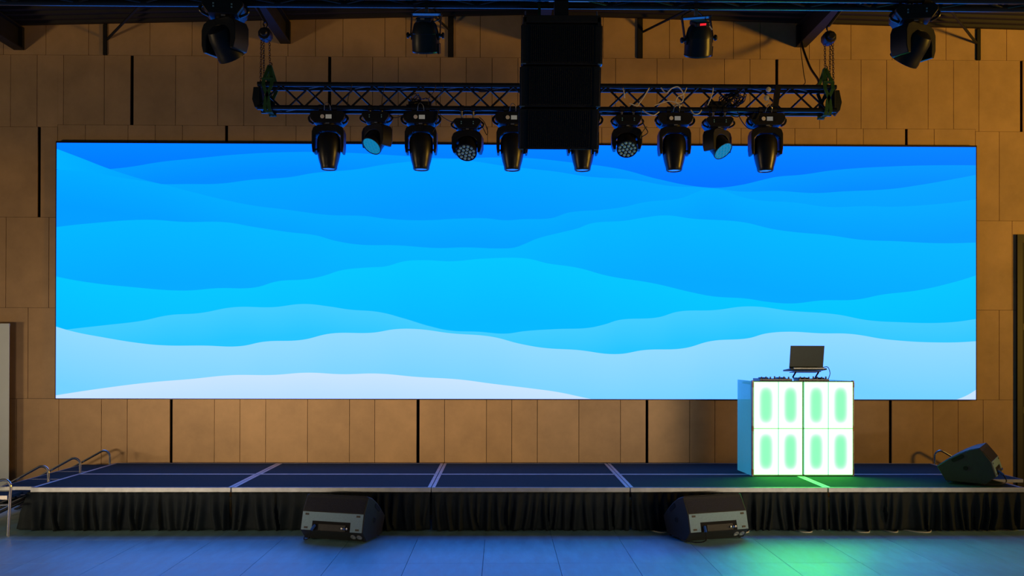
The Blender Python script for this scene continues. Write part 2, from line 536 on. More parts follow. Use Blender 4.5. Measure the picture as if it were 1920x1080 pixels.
# ------------------------------------------------------------------ LED video wall
SX0, SX1, SZ0, SZ1, SY = -4.756, 6.590, 1.215, 4.348, 2.06
WAVES = {
    'C1': [(-0.0013,0.8804),(0.0251,0.8871),(0.0572,0.8981),(0.0784,0.9068),(0.1123,0.9272),(0.152,0.9423),(0.1957,0.9579),(0.2545,0.9684),(0.3081,0.967),(0.3671,0.9566),(0.425,0.946),(0.4708,0.9504),(0.5038,0.9499),(0.5555,0.9329),(0.6079,0.9084),(0.6521,0.8677),(0.6923,0.8401),(0.7145,0.8349),(0.7413,0.8459),(0.7641,0.8652),(0.781,0.879),(0.8079,0.8876),(0.8453,0.907),(0.9127,0.9231),(0.9573,0.9276),(0.9995,0.9283)],
    'WT': [(-0.0014,0.9766),(0.0273,0.9394),(0.0572,0.8981),(0.0934,0.8575),(0.1124,0.8404),(0.1371,0.8178),(0.1688,0.7889),(1.0001,-0.0229)],
    'WB': [(-0.0013,0.8971),(0.0199,0.8776),(0.0538,0.8562),(0.0883,0.8379),(0.1285,0.8093),(0.1688,0.7785),(1.0001,-0.0335)],
    'C2': [(-0.0013,0.8648),(0.0199,0.8776),(0.0394,0.8727),(0.0572,0.8667),(0.0825,0.8525),(0.1124,0.8404),(0.14,0.8408),(0.1739,0.8424),(0.2108,0.8587),(0.2494,0.8687),(0.2788,0.887),(0.3226,0.9013),(0.3556,0.9218),(0.3966,0.9372),(0.425,0.9431),(0.4557,0.9329),(0.4795,0.9196),(0.5068,0.9085),(0.541,0.8954),(0.5747,0.877),(0.6224,0.8657),(0.6673,0.8405),(0.7046,0.8358),(0.7192,0.8297),(0.7413,0.8206),(0.7828,0.8233),(0.8231,0.8155),(0.853,0.8222),(0.9051,0.8325),(0.9426,0.8519),(0.9725,0.8712),(0.9995,0.89)],
    'C3': [(-0.0013,0.8951),(0.0308,0.8872),(0.0653,0.8669),(0.1124,0.8404),(0.1371,0.8178),(0.1815,0.7786),(0.2108,0.7581),(0.2495,0.7409),(0.2933,0.7216),(0.332,0.7179),(0.3598,0.7063),(0.3968,0.702),(0.4338,0.7088),(0.4634,0.7105),(0.4854,0.7032),(0.504,0.7077),(0.5336,0.7115),(0.5556,0.7357),(0.5928,0.7468),(0.6149,0.7583),(0.6376,0.7773),(0.6743,0.7913),(0.6912,0.8135),(0.7046,0.8284),(0.7192,0.8266),(0.7413,0.8003),(0.7635,0.785),(0.8003,0.778),(0.8378,0.7608),(0.8828,0.7648),(0.9051,0.7624),(0.9573,0.7739),(0.9995,0.7927)],
    'C4': [(-0.001,0.6701),(0.0345,0.6845),(0.0993,0.7001),(0.1372,0.6922),(0.1815,0.6916),(0.2109,0.6744),(0.2495,0.6539),(0.279,0.6417),(0.3009,0.62),(0.3275,0.6053),(0.3673,0.603),(0.4119,0.5931),(0.4414,0.596),(0.4779,0.5922),(0.493,0.5945),(0.5058,0.61),(0.5203,0.6322),(0.5452,0.6557),(0.5632,0.6715),(0.5806,0.694),(0.6149,0.7033),(0.6376,0.7167),(0.6597,0.725),(0.6895,0.7123),(0.7414,0.7008),(0.7782,0.6718),(0.8004,0.6611),(0.8378,0.6494),(0.8752,0.6311),(0.9127,0.6261),(0.9573,0.619),(0.9995,0.6219)],
    'C5': [(-0.0008,0.4763),(0.0347,0.4539),(0.0789,0.4368),(0.1375,0.423),(0.1743,0.4326),(0.2111,0.4345),(0.2405,0.4616),(0.2699,0.4688),(0.2866,0.4807),(0.3085,0.505),(0.3379,0.5161),(0.353,0.519),(0.3778,0.5417),(0.3969,0.5451),(0.4264,0.5412),(0.4635,0.5523),(0.5069,0.5533),(0.5319,0.5336),(0.5621,0.5182),(0.5987,0.4841),(0.6447,0.4579),(0.6896,0.4207),(0.7117,0.4059),(0.749,0.397),(0.7706,0.385),(0.7975,0.3786),(0.8302,0.3909),(0.8677,0.3944),(0.8975,0.4148),(0.935,0.4312),(0.9725,0.4614),(0.9995,0.4912)],
    'C6': [(-0.0006,0.2624),(0.012,0.269),(0.0498,0.2851),(0.0905,0.3028),(0.1232,0.3269),(0.1525,0.3337),(0.1933,0.3585),(0.2331,0.3585),(0.2671,0.3714),(0.2936,0.3622),(0.3161,0.35),(0.3467,0.3413),(0.3751,0.3158),(0.4046,0.284),(0.4266,0.268),(0.4561,0.264),(0.4857,0.2567),(0.5059,0.2666),(0.5413,0.2752),(0.575,0.2799),(0.593,0.2935),(0.611,0.3126),(0.6494,0.321),(0.6762,0.3464),(0.7117,0.351),(0.7514,0.3665),(0.7975,0.349),(0.8454,0.3362),(0.8829,0.3123),(0.9128,0.3058),(0.9649,0.3041),(0.9995,0.3186)],
    'C7': [(-0.0006,0.2805),(0.0206,0.2594),(0.047,0.2411),(0.0935,0.2147),(0.1159,0.208),(0.1595,0.2073),(0.1964,0.2048),(0.2257,0.2237),(0.2626,0.2294),(0.2983,0.2565),(0.341,0.2593),(0.3676,0.2738),(0.3895,0.274),(0.4266,0.2575),(0.4683,0.2459),(0.5025,0.2161),(0.528,0.2008),(0.5634,0.1931),(0.6064,0.177),(0.6378,0.1936),(0.6774,0.1994),(0.7118,0.2304),(0.7491,0.2401),(0.7707,0.2603),(0.7929,0.2668),(0.8303,0.2608),(0.8601,0.2593),(0.9051,0.2361),(0.9649,0.2256),(0.9995,0.2307)],
    'C8': [(-0.0003,0.0116),(0.05,0.0394),(0.1011,0.0627),(0.1453,0.0763),(0.189,0.0916),(0.2333,0.0927),(0.2707,0.1018),(0.3088,0.0961),(0.3457,0.0989),(0.3897,0.0859),(0.4342,0.0766),(0.4713,0.0596),(0.5171,0.0399),(0.5415,0.0278),(0.5769,0.0014),(0.6321,-0.0352),(0.7778,-0.0871),(0.9239,-0.0444),(0.979,0.0004),(0.9995,0.0372)],
}


def wave_material():
    m = bpy.data.materials.new('wave_picture')
    m.use_nodes = True
    nt = m.node_tree
    N, L = nt.nodes, nt.links
    bsdf = N['Principled BSDF']
    bsdf.inputs['Base Color'].default_value = (0.002, 0.002, 0.002, 1)
    bsdf.inputs['Roughness'].default_value = 0.7
    bsdf.inputs['Specular IOR Level'].default_value = 0.05
    uv = N.new('ShaderNodeUVMap')
    sep = N.new('ShaderNodeSeparateXYZ')
    L.new(uv.outputs[0], sep.inputs[0])
    U, V = sep.outputs[0], sep.outputs[1]

    def math_(op, a, b_=None):
        n = N.new('ShaderNodeMath')
        n.operation = op
        for i, s in enumerate((a, b_)):
            if s is None:
                continue
            if isinstance(s, (int, float)):
                n.inputs[i].default_value = s
            else:
                L.new(s, n.inputs[i])
        return n.outputs[0]

    def ramp(x, a, b_):
        n = N.new('ShaderNodeMapRange')
        n.inputs[1].default_value, n.inputs[2].default_value = a, b_
        L.new(x, n.inputs[0])
        return n.outputs[0]

    def curve(name):
        n = N.new('ShaderNodeFloatCurve')
        n.mapping.use_clip = False
        c = n.mapping.curves[0]
        pts = [(max(0.0, min(1.0, x)), max(-0.3, min(1.2, y))) for x, y in WAVES[name]]
        c.points[0].location = pts[0]
        c.points[1].location = pts[-1]
        for p in pts[1:-1]:
            c.points.new(*p)
        n.mapping.update()
        L.new(U, n.inputs[1])
        return n.outputs[0]

    def mix(fac, a, b_):
        n = N.new('ShaderNodeMix')
        n.data_type = 'RGBA'
        if isinstance(fac, float):
            n.inputs[0].default_value = fac
        else:
            L.new(fac, n.inputs[0])
        for i, s in ((6, a), (7, b_)):
            if isinstance(s, tuple):
                n.inputs[i].default_value = s
            else:
                L.new(s, n.inputs[i])
        return n.outputs[2]

    col = mix(ramp(V, 1.0, 0.84), srgb(0, 134, 255), srgb(0, 114, 242))
    layers = [('C1', (0, 155, 255), (0, 141, 255), 0.085), ('W', (0, 178, 255), (0, 160, 255), 0.1),
              ('C2', (0, 167, 255), (0, 153, 255), 0.20), ('C3', (0, 172, 255), (0, 158, 255), 0.14),
              ('C4', (0, 184, 255), (0, 170, 255), 0.24), ('C5', (0, 199, 255), (0, 185, 255), 0.24),
              ('C6', (66, 205, 255), (36, 197, 255), 0.12), ('C7', (146, 219, 251), (116, 210, 252), 0.22),
              ('C8', (202, 230, 253), (184, 223, 250), 0.10)]
    for name, a, b_, h in layers:
        if name == 'W':
            t1, t2 = curve('WT'), curve('WB')
            mask = math_('MULTIPLY', math_('GREATER_THAN', math_('SUBTRACT', t1, V), 0.0), math_('GREATER_THAN', math_('SUBTRACT', V, t2), 0.0))
            c = mix(ramp(U, 0.0, 0.11), srgb(*a), srgb(*b_))
        else:
            dlt = math_('SUBTRACT', curve(name), V)
            mask = math_('GREATER_THAN', dlt, 0.0)
            c = mix(ramp(dlt, 0.0, h), srgb(*a), srgb(*b_))
        col = mix(mask, col, c)
    # the blue diodes are driven past what the picture can hold
    gain = N.new('ShaderNodeVectorMath')
    gain.operation = 'MULTIPLY'
    L.new(col, gain.inputs[0])
    gain.inputs[1].default_value = (1.0, 1.0, 2.3)
    L.new(gain.outputs[0], bsdf.inputs['Emission Color'])
    bsdf.inputs['Emission Strength'].default_value = 1.0
    return m


M['wave'] = wave_material()
led = thing('led_video_wall', 'huge wide LED screen showing layered blue waves on the back wall', 'screen', (0, SY, SZ0))
me = bpy.data.meshes.new('display')
me.from_pydata([(SX0, 0, 0), (SX1, 0, 0), (SX1, 0, SZ1 - SZ0), (SX0, 0, SZ1 - SZ0)], [], [(0, 1, 2, 3)])
uvl = me.uv_layers.new(name='UVMap')
for i, c in enumerate(((0, 0), (1, 0), (1, 1), (0, 1))):
    uvl.data[i].uv = c
me.materials.append(M['wave'])
dsp = bpy.data.objects.new('display', me)
COL.objects.link(dsp)
dsp.parent = led
dsp['label'] = 'blue wave picture'
H = SZ1 - SZ0
MB().b2((SX0 - 0.004, 0.001, -0.004), (SX1 + 0.004, 0.055, H + 0.004)).build('cabinet_back', 'black', led)
MB().b2((SX0 - 0.012, -0.002, H), (SX1 + 0.012, 0.055, H + 0.022)).build('frame_top', 'black', led)
MB().b2((SX0 - 0.012, -0.001, 0), (SX0, 0.055, H)).build('frame_side', 'black', led)
MB().b2((SX1, -0.001, 0), (SX1 + 0.012, 0.055, H)).build('frame_side', 'black', led)
MB().b2((SX0 - 0.012, -0.001, -0.012), (SX1 + 0.012, 0.055, 0)).build('frame_bottom', 'black', led)

# ------------------------------------------------------------------ stage decks
SH = 0.43
g_deck = 'stage decks'
names = {(-3, 0): 'front row stage deck at the far left, beside the steps', (-1, 0): 'front row stage deck behind the left floor monitor',
         (1, 0): 'front row stage deck in the middle of the stage', (3, 0): 'front row stage deck left of and under the glowing booth',
         (5, 0): 'front row stage deck carrying the wedge monitor at far right', (-3, 1): 'rear row stage deck at the far left under the screen',
         (-1, 1): 'rear row stage deck second from left, against the wall', (1, 1): 'rear row stage deck in the middle, against the wall',
         (3, 1): 'rear row stage deck behind the left half of the booth', (5, 1): 'rear row stage deck at the far right, against the wall'}
first = None
for (xc, r), lab in names.items():
    if first is None:
        t = first = thing('stage_deck', 'black carpeted aluminium-edged ' + lab, 'stage deck', (xc, r, 0), g_deck)
        MB().b2((-0.962, 0.030, SH - 0.05), (0.962, 0.970, SH)).build('carpet_top', 'carpet', t)
        e = 0.004
        for nm, lo, hi in (('edge_rail', (-1 + e, e, SH - 0.046), (1 - e, 0.030, SH + 0.003)), ('edge_rail', (-1 + e, 0.970, SH - 0.046), (1 - e, 1 - e, SH + 0.003)),
                           ('edge_rail', (-1 + e, 0.030, SH - 0.046), (-0.962, 0.970, SH + 0.003)), ('edge_rail', (0.962, 0.030, SH - 0.046), (1 - e, 0.970, SH + 0.003))):
            MB().b2(lo, hi).build(nm, 'alu_dull', t, bevel=0.004)
        for sx in (-0.93, 0.93):
            for sy in (0.08, 0.92):
                MB().tube([(sx, sy, 0), (sx, sy, SH - 0.05)], 0.024, 8).build('leg', 'alu_dull', t)
    else:
        t = thing('stage_deck', 'black carpeted aluminium-edged ' + lab, 'stage deck', (xc, r, 0), g_deck)
        for ch in first.children:
            link_copy(ch, t)

# ------------------------------------------------------------------ pleated stage skirt, one cloth per front deck
sk_lab = ['black pleated stage skirt at the far left, turning the corner by the steps', 'black pleated stage skirt behind the left floor monitor',
          'black pleated stage skirt in the middle, between the two floor monitors', 'black pleated stage skirt behind the right floor monitor',
          'black pleated stage skirt at the far right, under the wedge on stage']


def skirt_mesh(x0, x1, seed, wrap_left=False):
    r = random.Random(seed)
    path = []          # (x, y, nx, ny)
    if wrap_left:
        yy = 0.9
        while yy > 0.0:
            path.append((x0 - 0.02, yy, -1, 0))
            yy -= 0.010
        for i in range(6):
            a = PI * (1 + i / 10)
            path.append((x0 - 0.02 + 0.02, 0.0, math.cos(a), math.sin(a)))
    n = int((x1 - x0) / 0.008)
    for i in range(n + 1):
        path.append((x0 + (x1 - x0) * i / n, 0.0, 0, -1))
    m = len(path)
    ph, offs = 0.0, []
    s = 0.0
    w = r.uniform(0.085, 0.13)
    folds = []
    while s < m * 0.0095 + 0.3:
        folds.append((s, w, r.uniform(0.4, 1.0), r.uniform(-0.05, 0.05), r.uniform(0.25, 0.5)))
        s += w
        w = r.uniform(0.06, 0.135)
    rows = 15
    vs, fs = [], []
    s = 0.0
    for i, (x, y, nx, ny) in enumerate(path):
        if i:
            s += max(0.002, math.hypot(x - path[i - 1][0], y - path[i - 1][1]))
        for j in range(rows):
            t = j / (rows - 1)
            z = (SH - 0.045) * (1 - t) + 0.011 * t
            # folds lean a little on the way down
            off = 0.0
            for (fs0, fw, fa, lean, pk) in folds:
                c = s - fs0 - lean * t * t
                if 0 <= c < fw:
                    q = c / fw
                    q = q / (2 * pk) if q < pk else 0.5 + (q - pk) / (2 * (1 - pk))
                    off = fa * (math.sin(PI * q) ** 2.4)
                    break
            amp = (0.016 + 0.058 * min(1, t * 1.8)) * off + 0.004
            wob = 0.006 * math.sin(9 * s + 5 * t + seed) * t
            flare = 0.085 * max(0.0, t) ** 1.3 if wrap_left and s < 1.1 and nx < -0.2 else 0.0
            vs.append((x + nx * (amp + wob + flare), y - 0.004 + ny * (amp + wob), z))
    for i in range(m - 1):
        for j in range(rows - 1):
            fs.append((i * rows + j, i * rows + j + 1, (i + 1) * rows + j + 1, (i + 1) * rows + j))
    return vs, fs


for i, lab in enumerate(sk_lab):
    x0, x1 = -4 + 2 * i + (0.0 if i == 0 else 0.012), -2 + 2 * i - 0.012
    t = thing('stage_skirt', lab, 'stage skirt', (0, 0, 0), 'stage skirts')
    mb = MB()
    mb.add(*skirt_mesh(x0, x1, 31 + i, i == 0))
    o = mb.build('pleated_cloth', 'skirt', t, angle=80)
    md = o.modifiers.new('thick', 'SOLIDIFY')
    md.thickness = 0.003
    MB().b2((x0, -0.009, SH - 0.066), (x1, -0.002, SH - 0.044)).build('header_tape', 'skirt', t)

# ------------------------------------------------------------------ steps with tubular hoops at both stage ends


def hoop(parent, x, y, z0, side, h=0.17, run=0.42, drop=0.235, r=0.0135):
    pts = [(x, y, z0)]
    R = 0.07
    pts.append((x, y, z0 + h - R))
    ang = math.atan2(drop, run)
    n = 10
    for i in range(1, n + 1):
        a = (PI / 2 + ang) * i / n
        pts.append((x + side * (R - R * math.cos(a)), y, z0 + h - R + R * math.sin(a)))
    lx, ly, lz = pts[-1]
    pts.append((lx + side * run, y, lz - drop))
    return MB().tube(pts, r, 10).build('hoop_rail', 'chrome', parent)


def side_steps(label, x, side, ys, tread_spans):
    t = thing('stage_steps', label, 'steps', (x, 0, 0), 'steps at the stage ends')
    for (ya, yb) in tread_spans:
        for k, (xa, xb, z) in enumerate(((0.012, 0.345, SH - 0.004), (0.36, 0.66, SH - 0.17))):
            o = MB().b2((side * xa, ya, z - 0.03), (side * xb, yb, z)).build('tread', 'carpet', t)
            MB().b2((side * (xb - 0.004), ya, z - 0.032), (side * (xb + 0.008), yb, z + 0.001)).build('tread_nosing', 'alu_dull', o)
            MB().b2((side * xa, ya - 0.008, z - 0.032), (side * xb, ya, z + 0.001)).build('tread_nosing', 'alu_dull', o)
        for y in (ya + 0.02, yb - 0.02):
            MB().tube([(side * 0.02, y, SH - 0.06), (side * 0.80, y, 0.0)], 0.014, 8).build('stringer', 'truss', t)
            MB().tube([(side * 0.03, y, SH - 0.05), (side * 0.03, y, 0.0)], 0.014, 8).build('leg', 'truss', t)
    for y in ys:
        hoop(t, side * 0.028, y, SH - 0.01, side)
    return t


st = side_steps('carpeted steps with bent tube hoops at the left stage end', -4.0, -1, (0.43, 1.14, 1.905), ((0.10, 0.62), (0.64, 1.24), (1.26, 1.88)))
# freestanding hoop at the foot of the steps with a lower step tread
hp = MB()
R = 0.07
base = [(0, 0, 0.0), (0.022, 0, 0.475)]
for i in range(1, 11):
    a = (PI / 2 + 0.3) * i / 10
    base.append((0.022 - (R - R * math.cos(a)), 0, 0.475 + R * math.sin(a)))
base.append((-0.55, 0, 0.42))
fr = thing('step_frame', 'bent steel tube step frame standing on the floor at the left edge', 'step frame', (-4.075, -0.25, 0))
MB().tube(base, 0.0135, 10).build('hoop_rail', 'chrome', fr)
MB().tube([(0.012, 0, 0.305), (-0.62, 0, 0.27)], 0.011, 8).build('cross_bar', 'chrome', fr)
MB().tube([(-0.56, 0, 0.0), (-0.55, 0, 0.43)], 0.0135, 10).build('leg', 'chrome', fr)
o = MB().b2((-0.62, 0.02, 0.36), (-0.015, 0.30, 0.385)).build('tread', 'carpet', fr)
MB().b2((-0.62, 0.006, 0.352), (-0.015, 0.02, 0.390)).build('tread_nosing', 'alu', o)
MB().tube([(-0.10, 0.32, 0.33), (-0.66, 0.32, 0.12)], 0.014, 8).build('stringer', 'truss', fr)
side_steps('carpeted steps with a bent tube hoop at the right stage end, behind the wedge', 6.0, 1, (1.96,), ((0.64, 1.24), (1.26, 1.90)))

# ------------------------------------------------------------------ white roller banner at the left edge
rb = thing('roller_banner', 'white freestanding roller banner cut by the left edge', 'banner', (-5.71, 2.0, 0))
MB().b2((-0.42, -0.004, 0.09), (0.42, 0.004, 2.10)).build('banner_sheet', 'white_print', rb)
MB().b2((-0.43, -0.09, 0.0), (0.43, 0.09, 0.09)).build('base_cassette', 'alu', rb, bevel=0.01)
MB().b2((-0.42, -0.012, 2.10), (0.42, 0.012, 2.128)).build('top_rail', 'white_print', rb)
MB().tube([(0, 0.03, 0.09), (0, 0.02, 2.11)], 0.01, 8).build('pole', 'alu', rb)

# ------------------------------------------------------------------ wedge monitors
PROF = [(0.0, 0.155), (0.075, 0.012), (0.40, 0.0), (0.485, 0.085), (0.445, 0.235), (0.352, 0.368), (0.275, 0.345), (0.19, 0.30), (0.095, 0.235)]
# local y: 0 = nose (facing the performer), 0.485 = back plate


def wedge(name, label, loc, rz, W=0.62, size=(1.04, 1.04, 1.12)):
    t = thing(name, label, 'speaker', loc, 'wedge stage monitors', rz)
    t.scale = size
    hw = W / 2
    # the back plate looks along local -y, so mirror the profile
    prof = [(0.42 - y, z) for y, z in PROF]
    b_ = MB().prism(prof, -hw, hw, 'x').build('cabinet', 'speaker', t, bevel=0.006)
    p = prof

    def quad(i, j, name, matn, x0, x1, off, thick, parent, a0=0.0, a1=1.0):
        A, B = Vector((0, *p[i])), Vector((0, *p[j]))
        d_ = (B - A)
        A2, B2 = A + d_ * a0, A + d_ * a1
        n_ = Vector((0, d_.z, -d_.y)).normalized()
        ctr = Vector((0, 0.20, 0.18))
        if n_.dot((A + B) / 2 - ctr) < 0:
            n_ = -n_
        vs = []
        for xx in (x0, x1):
            for q in (A2, B2):
                for k in (0, 1):
                    vs.append((xx, *(q + n_ * (off + thick * k))[1:]))
        return MB().add(vs, [(0, 1, 3, 2), (4, 6, 7, 5), (0, 4, 5, 1), (2, 3, 7, 6), (0, 2, 6, 4), (1, 5, 7, 3)]).build(name, matn, parent)
    # upper back face and grey back plate with notch
    quad(4, 5, 'upper_back', 'grille', -hw + 0.015, hw - 0.015, 0.0, 0.003, t, 0.04, 0.80)
    pl = quad(3, 4, 'back_plate', 'grey_plate', -hw + 0.008, hw - 0.008, 0.0, 0.004, t, 0.52, 0.99)
    quad(3, 4, 'back_plate', 'grey_plate', -hw + 0.008, -hw + 0.115, 0.0, 0.004, t, 0.01, 0.52)
    quad(3, 4, 'back_plate', 'grey_plate', hw - 0.125, hw - 0.008, 0.0, 0.004, t, 0.01, 0.52)
    quad(3, 4, 'handle_recess', 'void', -hw + 0.115, hw - 0.125, 0.0, 0.0012, t, 0.0, 0.52)
    quad(3, 4, 'connector_panel', 'speaker', -hw + 0.18, hw - 0.17, 0.002, 0.006, t, 0.02, 0.36)
    for sx in (-hw + 0.055, hw - 0.055):
        for a in (0.14, 0.86):
            quad(3, 4, 'screw_cap', 'black', sx - 0.018, sx + 0.018, 0.004, 0.003, pl, a - 0.05, a + 0.05)
    # plugs and feet
    A = Vector((0, *p[3]))
    MB().tube([(-hw + 0.15, A.y - 0.002, A.z + 0.045), (-hw + 0.135, A.y - 0.045, A.z + 0.01)], 0.012, 8).build('blue_plug', 'blue_plug', t)
    MB().tube(spline([(-hw + 0.135, A.y - 0.045, A.z + 0.01), (-hw + 0.12, A.y - 0.07, 0.03), (-hw + 0.05, A.y - 0.02, 0.008), (-hw - 0.02, A.y + 0.12, 0.008)]), 0.005, 6).build('signal_cable', 'black_cable', t)
    for k, xx in enumerate((hw - 0.20, hw - 0.175, hw - 0.15)):
        MB().lathe([(0.009, 0), (0.009, 0.012), (0.005, 0.013)], 8, T(xx, A.y - 0.004, A.z + 0.03) @ RX(PI / 2)).build('socket', 'bright_steel' if k != 1 else 'blue_plug', t)
    B = (Vector((0, *p[2])) + A) / 2
    for xx in (hw - 0.11, hw - 0.05):
        MB().lathe([(0.026, 0), (0.026, 0.006), (0.014, 0.007), (0.014, 0.002)], 14, T(xx, B.y, B.z) @ RX(PI / 2 + 0.8)).build('socket', 'alu_dull', t)
    for s in (-1, 1):
        # side: pole cup and pocket handle
        yc, zc = 0.42 - 0.24, 0.155
        MB().lathe([(0.030, 0), (0.030, 0.003), (0.022, 0.004), (0.020, 0.001)], 18, T(s * hw, yc, zc) @ RY(s * PI / 2)).build('pole_cup', 'speaker', t)
        MB().lathe([(0.019, 0), (0.019, 0.0045)], 16, T(s * hw, yc, zc) @ RY(s * PI / 2)).build('cup_hole', 'void', t)
        hpoly = []
        for i in range(16):
            a = 2 * PI * i / 16
            cx_ = 0.040 if math.cos(a) > 0 else -0.040
            hpoly.append((cx_ + 0.020 * math.cos(a), 0.020 * math.sin(a)))
        an = math.radians(-33)
        hp2 = [((0.42 - 0.175) + x_ * math.cos(an) - z_ * math.sin(an), 0.252 + x_ * math.sin(an) + z_ * math.cos(an)) for x_, z_ in hpoly]
        MB().prism(hp2, s * hw, s * (hw + 0.003), 'x').build('side_handle', 'void', t)
        for yy in (0.04, 0.33):
            MB().lathe([(0.012, 0), (0.012, 0.008)], 8, T(s * (hw - 0.03), yy, -0.006 if yy > 0.2 else -0.007)).build('rubber_foot', 'black', t)
    # curved grille on the performer side
    g = MB()
    cur = [p[0], p[8], p[7], p[6], p[5]]
    for a, c in zip(cur[:-1], cur[1:]):
        d_ = Vector((0, c[0] - a[0], c[1] - a[1]))
        n_ = Vector((0, -d_.z, d_.y)).normalized()
        if n_.z < 0:
            n_ = -n_
        q = [Vector((0, *a)), Vector((0, *c))]
        g.add([(-hw + 0.02, *q[0][1:]), (hw - 0.02, *q[0][1:]), (hw - 0.02, *q[1][1:]), (-hw + 0.02, *q[1][1:]),
               (-hw + 0.02, *(q[0] + n_ * 0.004)[1:]), (hw - 0.02, *(q[0] + n_ * 0.004)[1:]), (hw - 0.02, *(q[1] + n_ * 0.004)[1:]), (-hw + 0.02, *(q[1] + n_ * 0.004)[1:])],
              [(3, 2, 1, 0), (4, 5, 6, 7), (0, 1, 5, 4), (2, 3, 7, 6), (1, 2, 6, 5), (0, 4, 7, 3)])
    g.build('front_grille', 'grille', t)
    return t


wedge('floor_monitor', 'black wedge floor monitor on the floor, left one, back turned to the hall', (-0.870, -0.520, 0.015), math.radians(-17))
wedge('floor_monitor', 'black wedge floor monitor on the floor, right one, beside the green glow', (2.745, -0.500, 0.015), math.radians(19))
wedge('floor_monitor', 'black wedge monitor standing on the stage at the far right', (5.86, 0.37, SH + 0.018), math.radians(56), size=(1.08, 1.14, 1.0))

# ------------------------------------------------------------------ DJ booth
bx0, bx1, by, bz, bh = 3.468, 4.592, 0.85, SH + 0.004, 1.046


def booth_light():
    m = bpy.data.materials.new('backlit_green_panel')
    m.use_nodes = True
    nt = m.node_tree
    N, L = nt.nodes, nt.links
    bsdf = N['Principled BSDF']
    bsdf.inputs['Base Color'].default_value = (0.05, 0.05, 0.05, 1)
    bsdf.inputs['Roughness'].default_value = 0.5
    bsdf.inputs['Specular IOR Level'].default_value = 0.1
    uv = N.new('ShaderNodeUVMap')
    sep = N.new('ShaderNodeSeparateXYZ')
    L.new(uv.outputs[0], sep.inputs[0])

    def mt(op, a, b_):
        n = N.new('ShaderNodeMath')
        n.operation = op
        for i, s in enumerate((a, b_)):
            if isinstance(s, (int, float)):
                n.inputs[i].default_value = s
            else:
                L.new(s, n.inputs[i])
        return n.outputs[0]
    ax = mt('POWER', mt('DIVIDE', mt('ABSOLUTE', mt('SUBTRACT', sep.outputs[0], 0.5), 0), 0.5), 2.2)
    ay = mt('POWER', mt('DIVIDE', mt('ABSOLUTE', mt('SUBTRACT', sep.outputs[1], 0.5), 0), 0.5), 5.0)
    d = mt('ADD', ax, ay)
    mr = N.new('ShaderNodeMapRange')
    mr.interpolation_type = 'SMOOTHSTEP'
    mr.inputs[1].default_value, mr.inputs[2].default_value = 0.0, 0.52
    L.new(d, mr.inputs[0])
    mx = N.new('ShaderNodeMix')
    mx.data_type = 'RGBA'
    L.new(mr.outputs[0], mx.inputs[0])
    mx.inputs[6].default_value = (0.27, 1.5, 0.53, 1)
    mx.inputs[7].default_value = (1.25, 12.5, 1.30, 1)
    L.new(mx.outputs[2], bsdf.inputs['Emission Color'])
    bsdf.inputs['Emission Strength'].default_value = 1.0
    return m


M['booth'] = booth_light()
bt = thing('dj_booth', 'white dj booth front of eight glowing green-white panels on the stage', 'dj booth', ((bx0 + bx1) / 2, by, bz))
W2 = (bx1 - bx0) / 2
gap, fr_ = 0.010, 0.016
colx = [(-W2 + 0.018, -0.281), (-0.271, -0.013), (0.013, 0.271), (0.281, W2 - 0.018)]
rowz = [(0.016, bh / 2 - 0.004), (bh / 2 + 0.004, bh - 0.012)]
for i, (xa, xb) in enumerate(colx):
    for (za, zb) in rowz:
        me = bpy.data.meshes.new('light_panel')
        me.from_pydata([(xa, -0.012, za), (xb, -0.012, za), (xb, -0.012, zb), (xa, -0.012, zb), (xa, 0.02, za), (xb, 0.02, za), (xb, 0.02, zb), (xa, 0.02, zb)], [],
                       [(0, 1, 2, 3), (7, 6, 5, 4), (0, 4, 5, 1), (2, 6, 7, 3), (1, 5, 6, 2), (0, 3, 7, 4)])
        u = me.uv_layers.new(name='UVMap')
        for k, c in enumerate(((0, 0), (1, 0), (1, 1), (0, 1))):
            u.data[k].uv = c
        for k in range(4, 24):
            u.data[k].uv = (0.5, 0.5)
        me.materials.append(M['booth'])
        o = bpy.data.objects.new('light_panel', me)
        COL.objects.link(o)
        o.parent = bt
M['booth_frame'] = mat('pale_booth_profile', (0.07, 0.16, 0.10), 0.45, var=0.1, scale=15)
for s, nm in ((-1, 0), (1, 1)):
    # two frames meeting in the middle
    xa, xb = (-W2 + 0.012, -0.005) if s < 0 else (0.005, W2 - 0.012)
    MB().b2((xa, 0.021, 0.0), (xb, 0.045, bh)).build('frame_back', 'booth_frame', bt)
    MB().b2((xa, -0.010, 0.0), (xb, 0.021, 0.014)).build('frame_rail', 'booth_frame', bt)
    MB().b2((xa, -0.010, bh - 0.010), (xb, 0.021, bh)).build('frame_rail', 'booth_frame', bt)
    MB().b2((xa, -0.006, bh / 2 - 0.004), (xb, 0.021, bh / 2 + 0.004)).build('frame_rail', 'booth_frame', bt)
MB().b2((-0.005, 0.0, 0.0), (0.005, 0.040, bh - 0.004)).build('centre_joint', 'black', bt)
for x in (-W2, W2 - 0.012):
    po = MB().b2((x, -0.010, 0.0), (x + 0.012, 0.040, bh + 0.006)).build('corner_post', 'beige', bt)
    for z in (0.02, bh / 2 - 0.03, bh - 0.07):
        MB().b2((x - 0.0015, -0.013, z), (x + 0.0135, 0.030, z + 0.055)).build('corner_cap', 'orange', po)
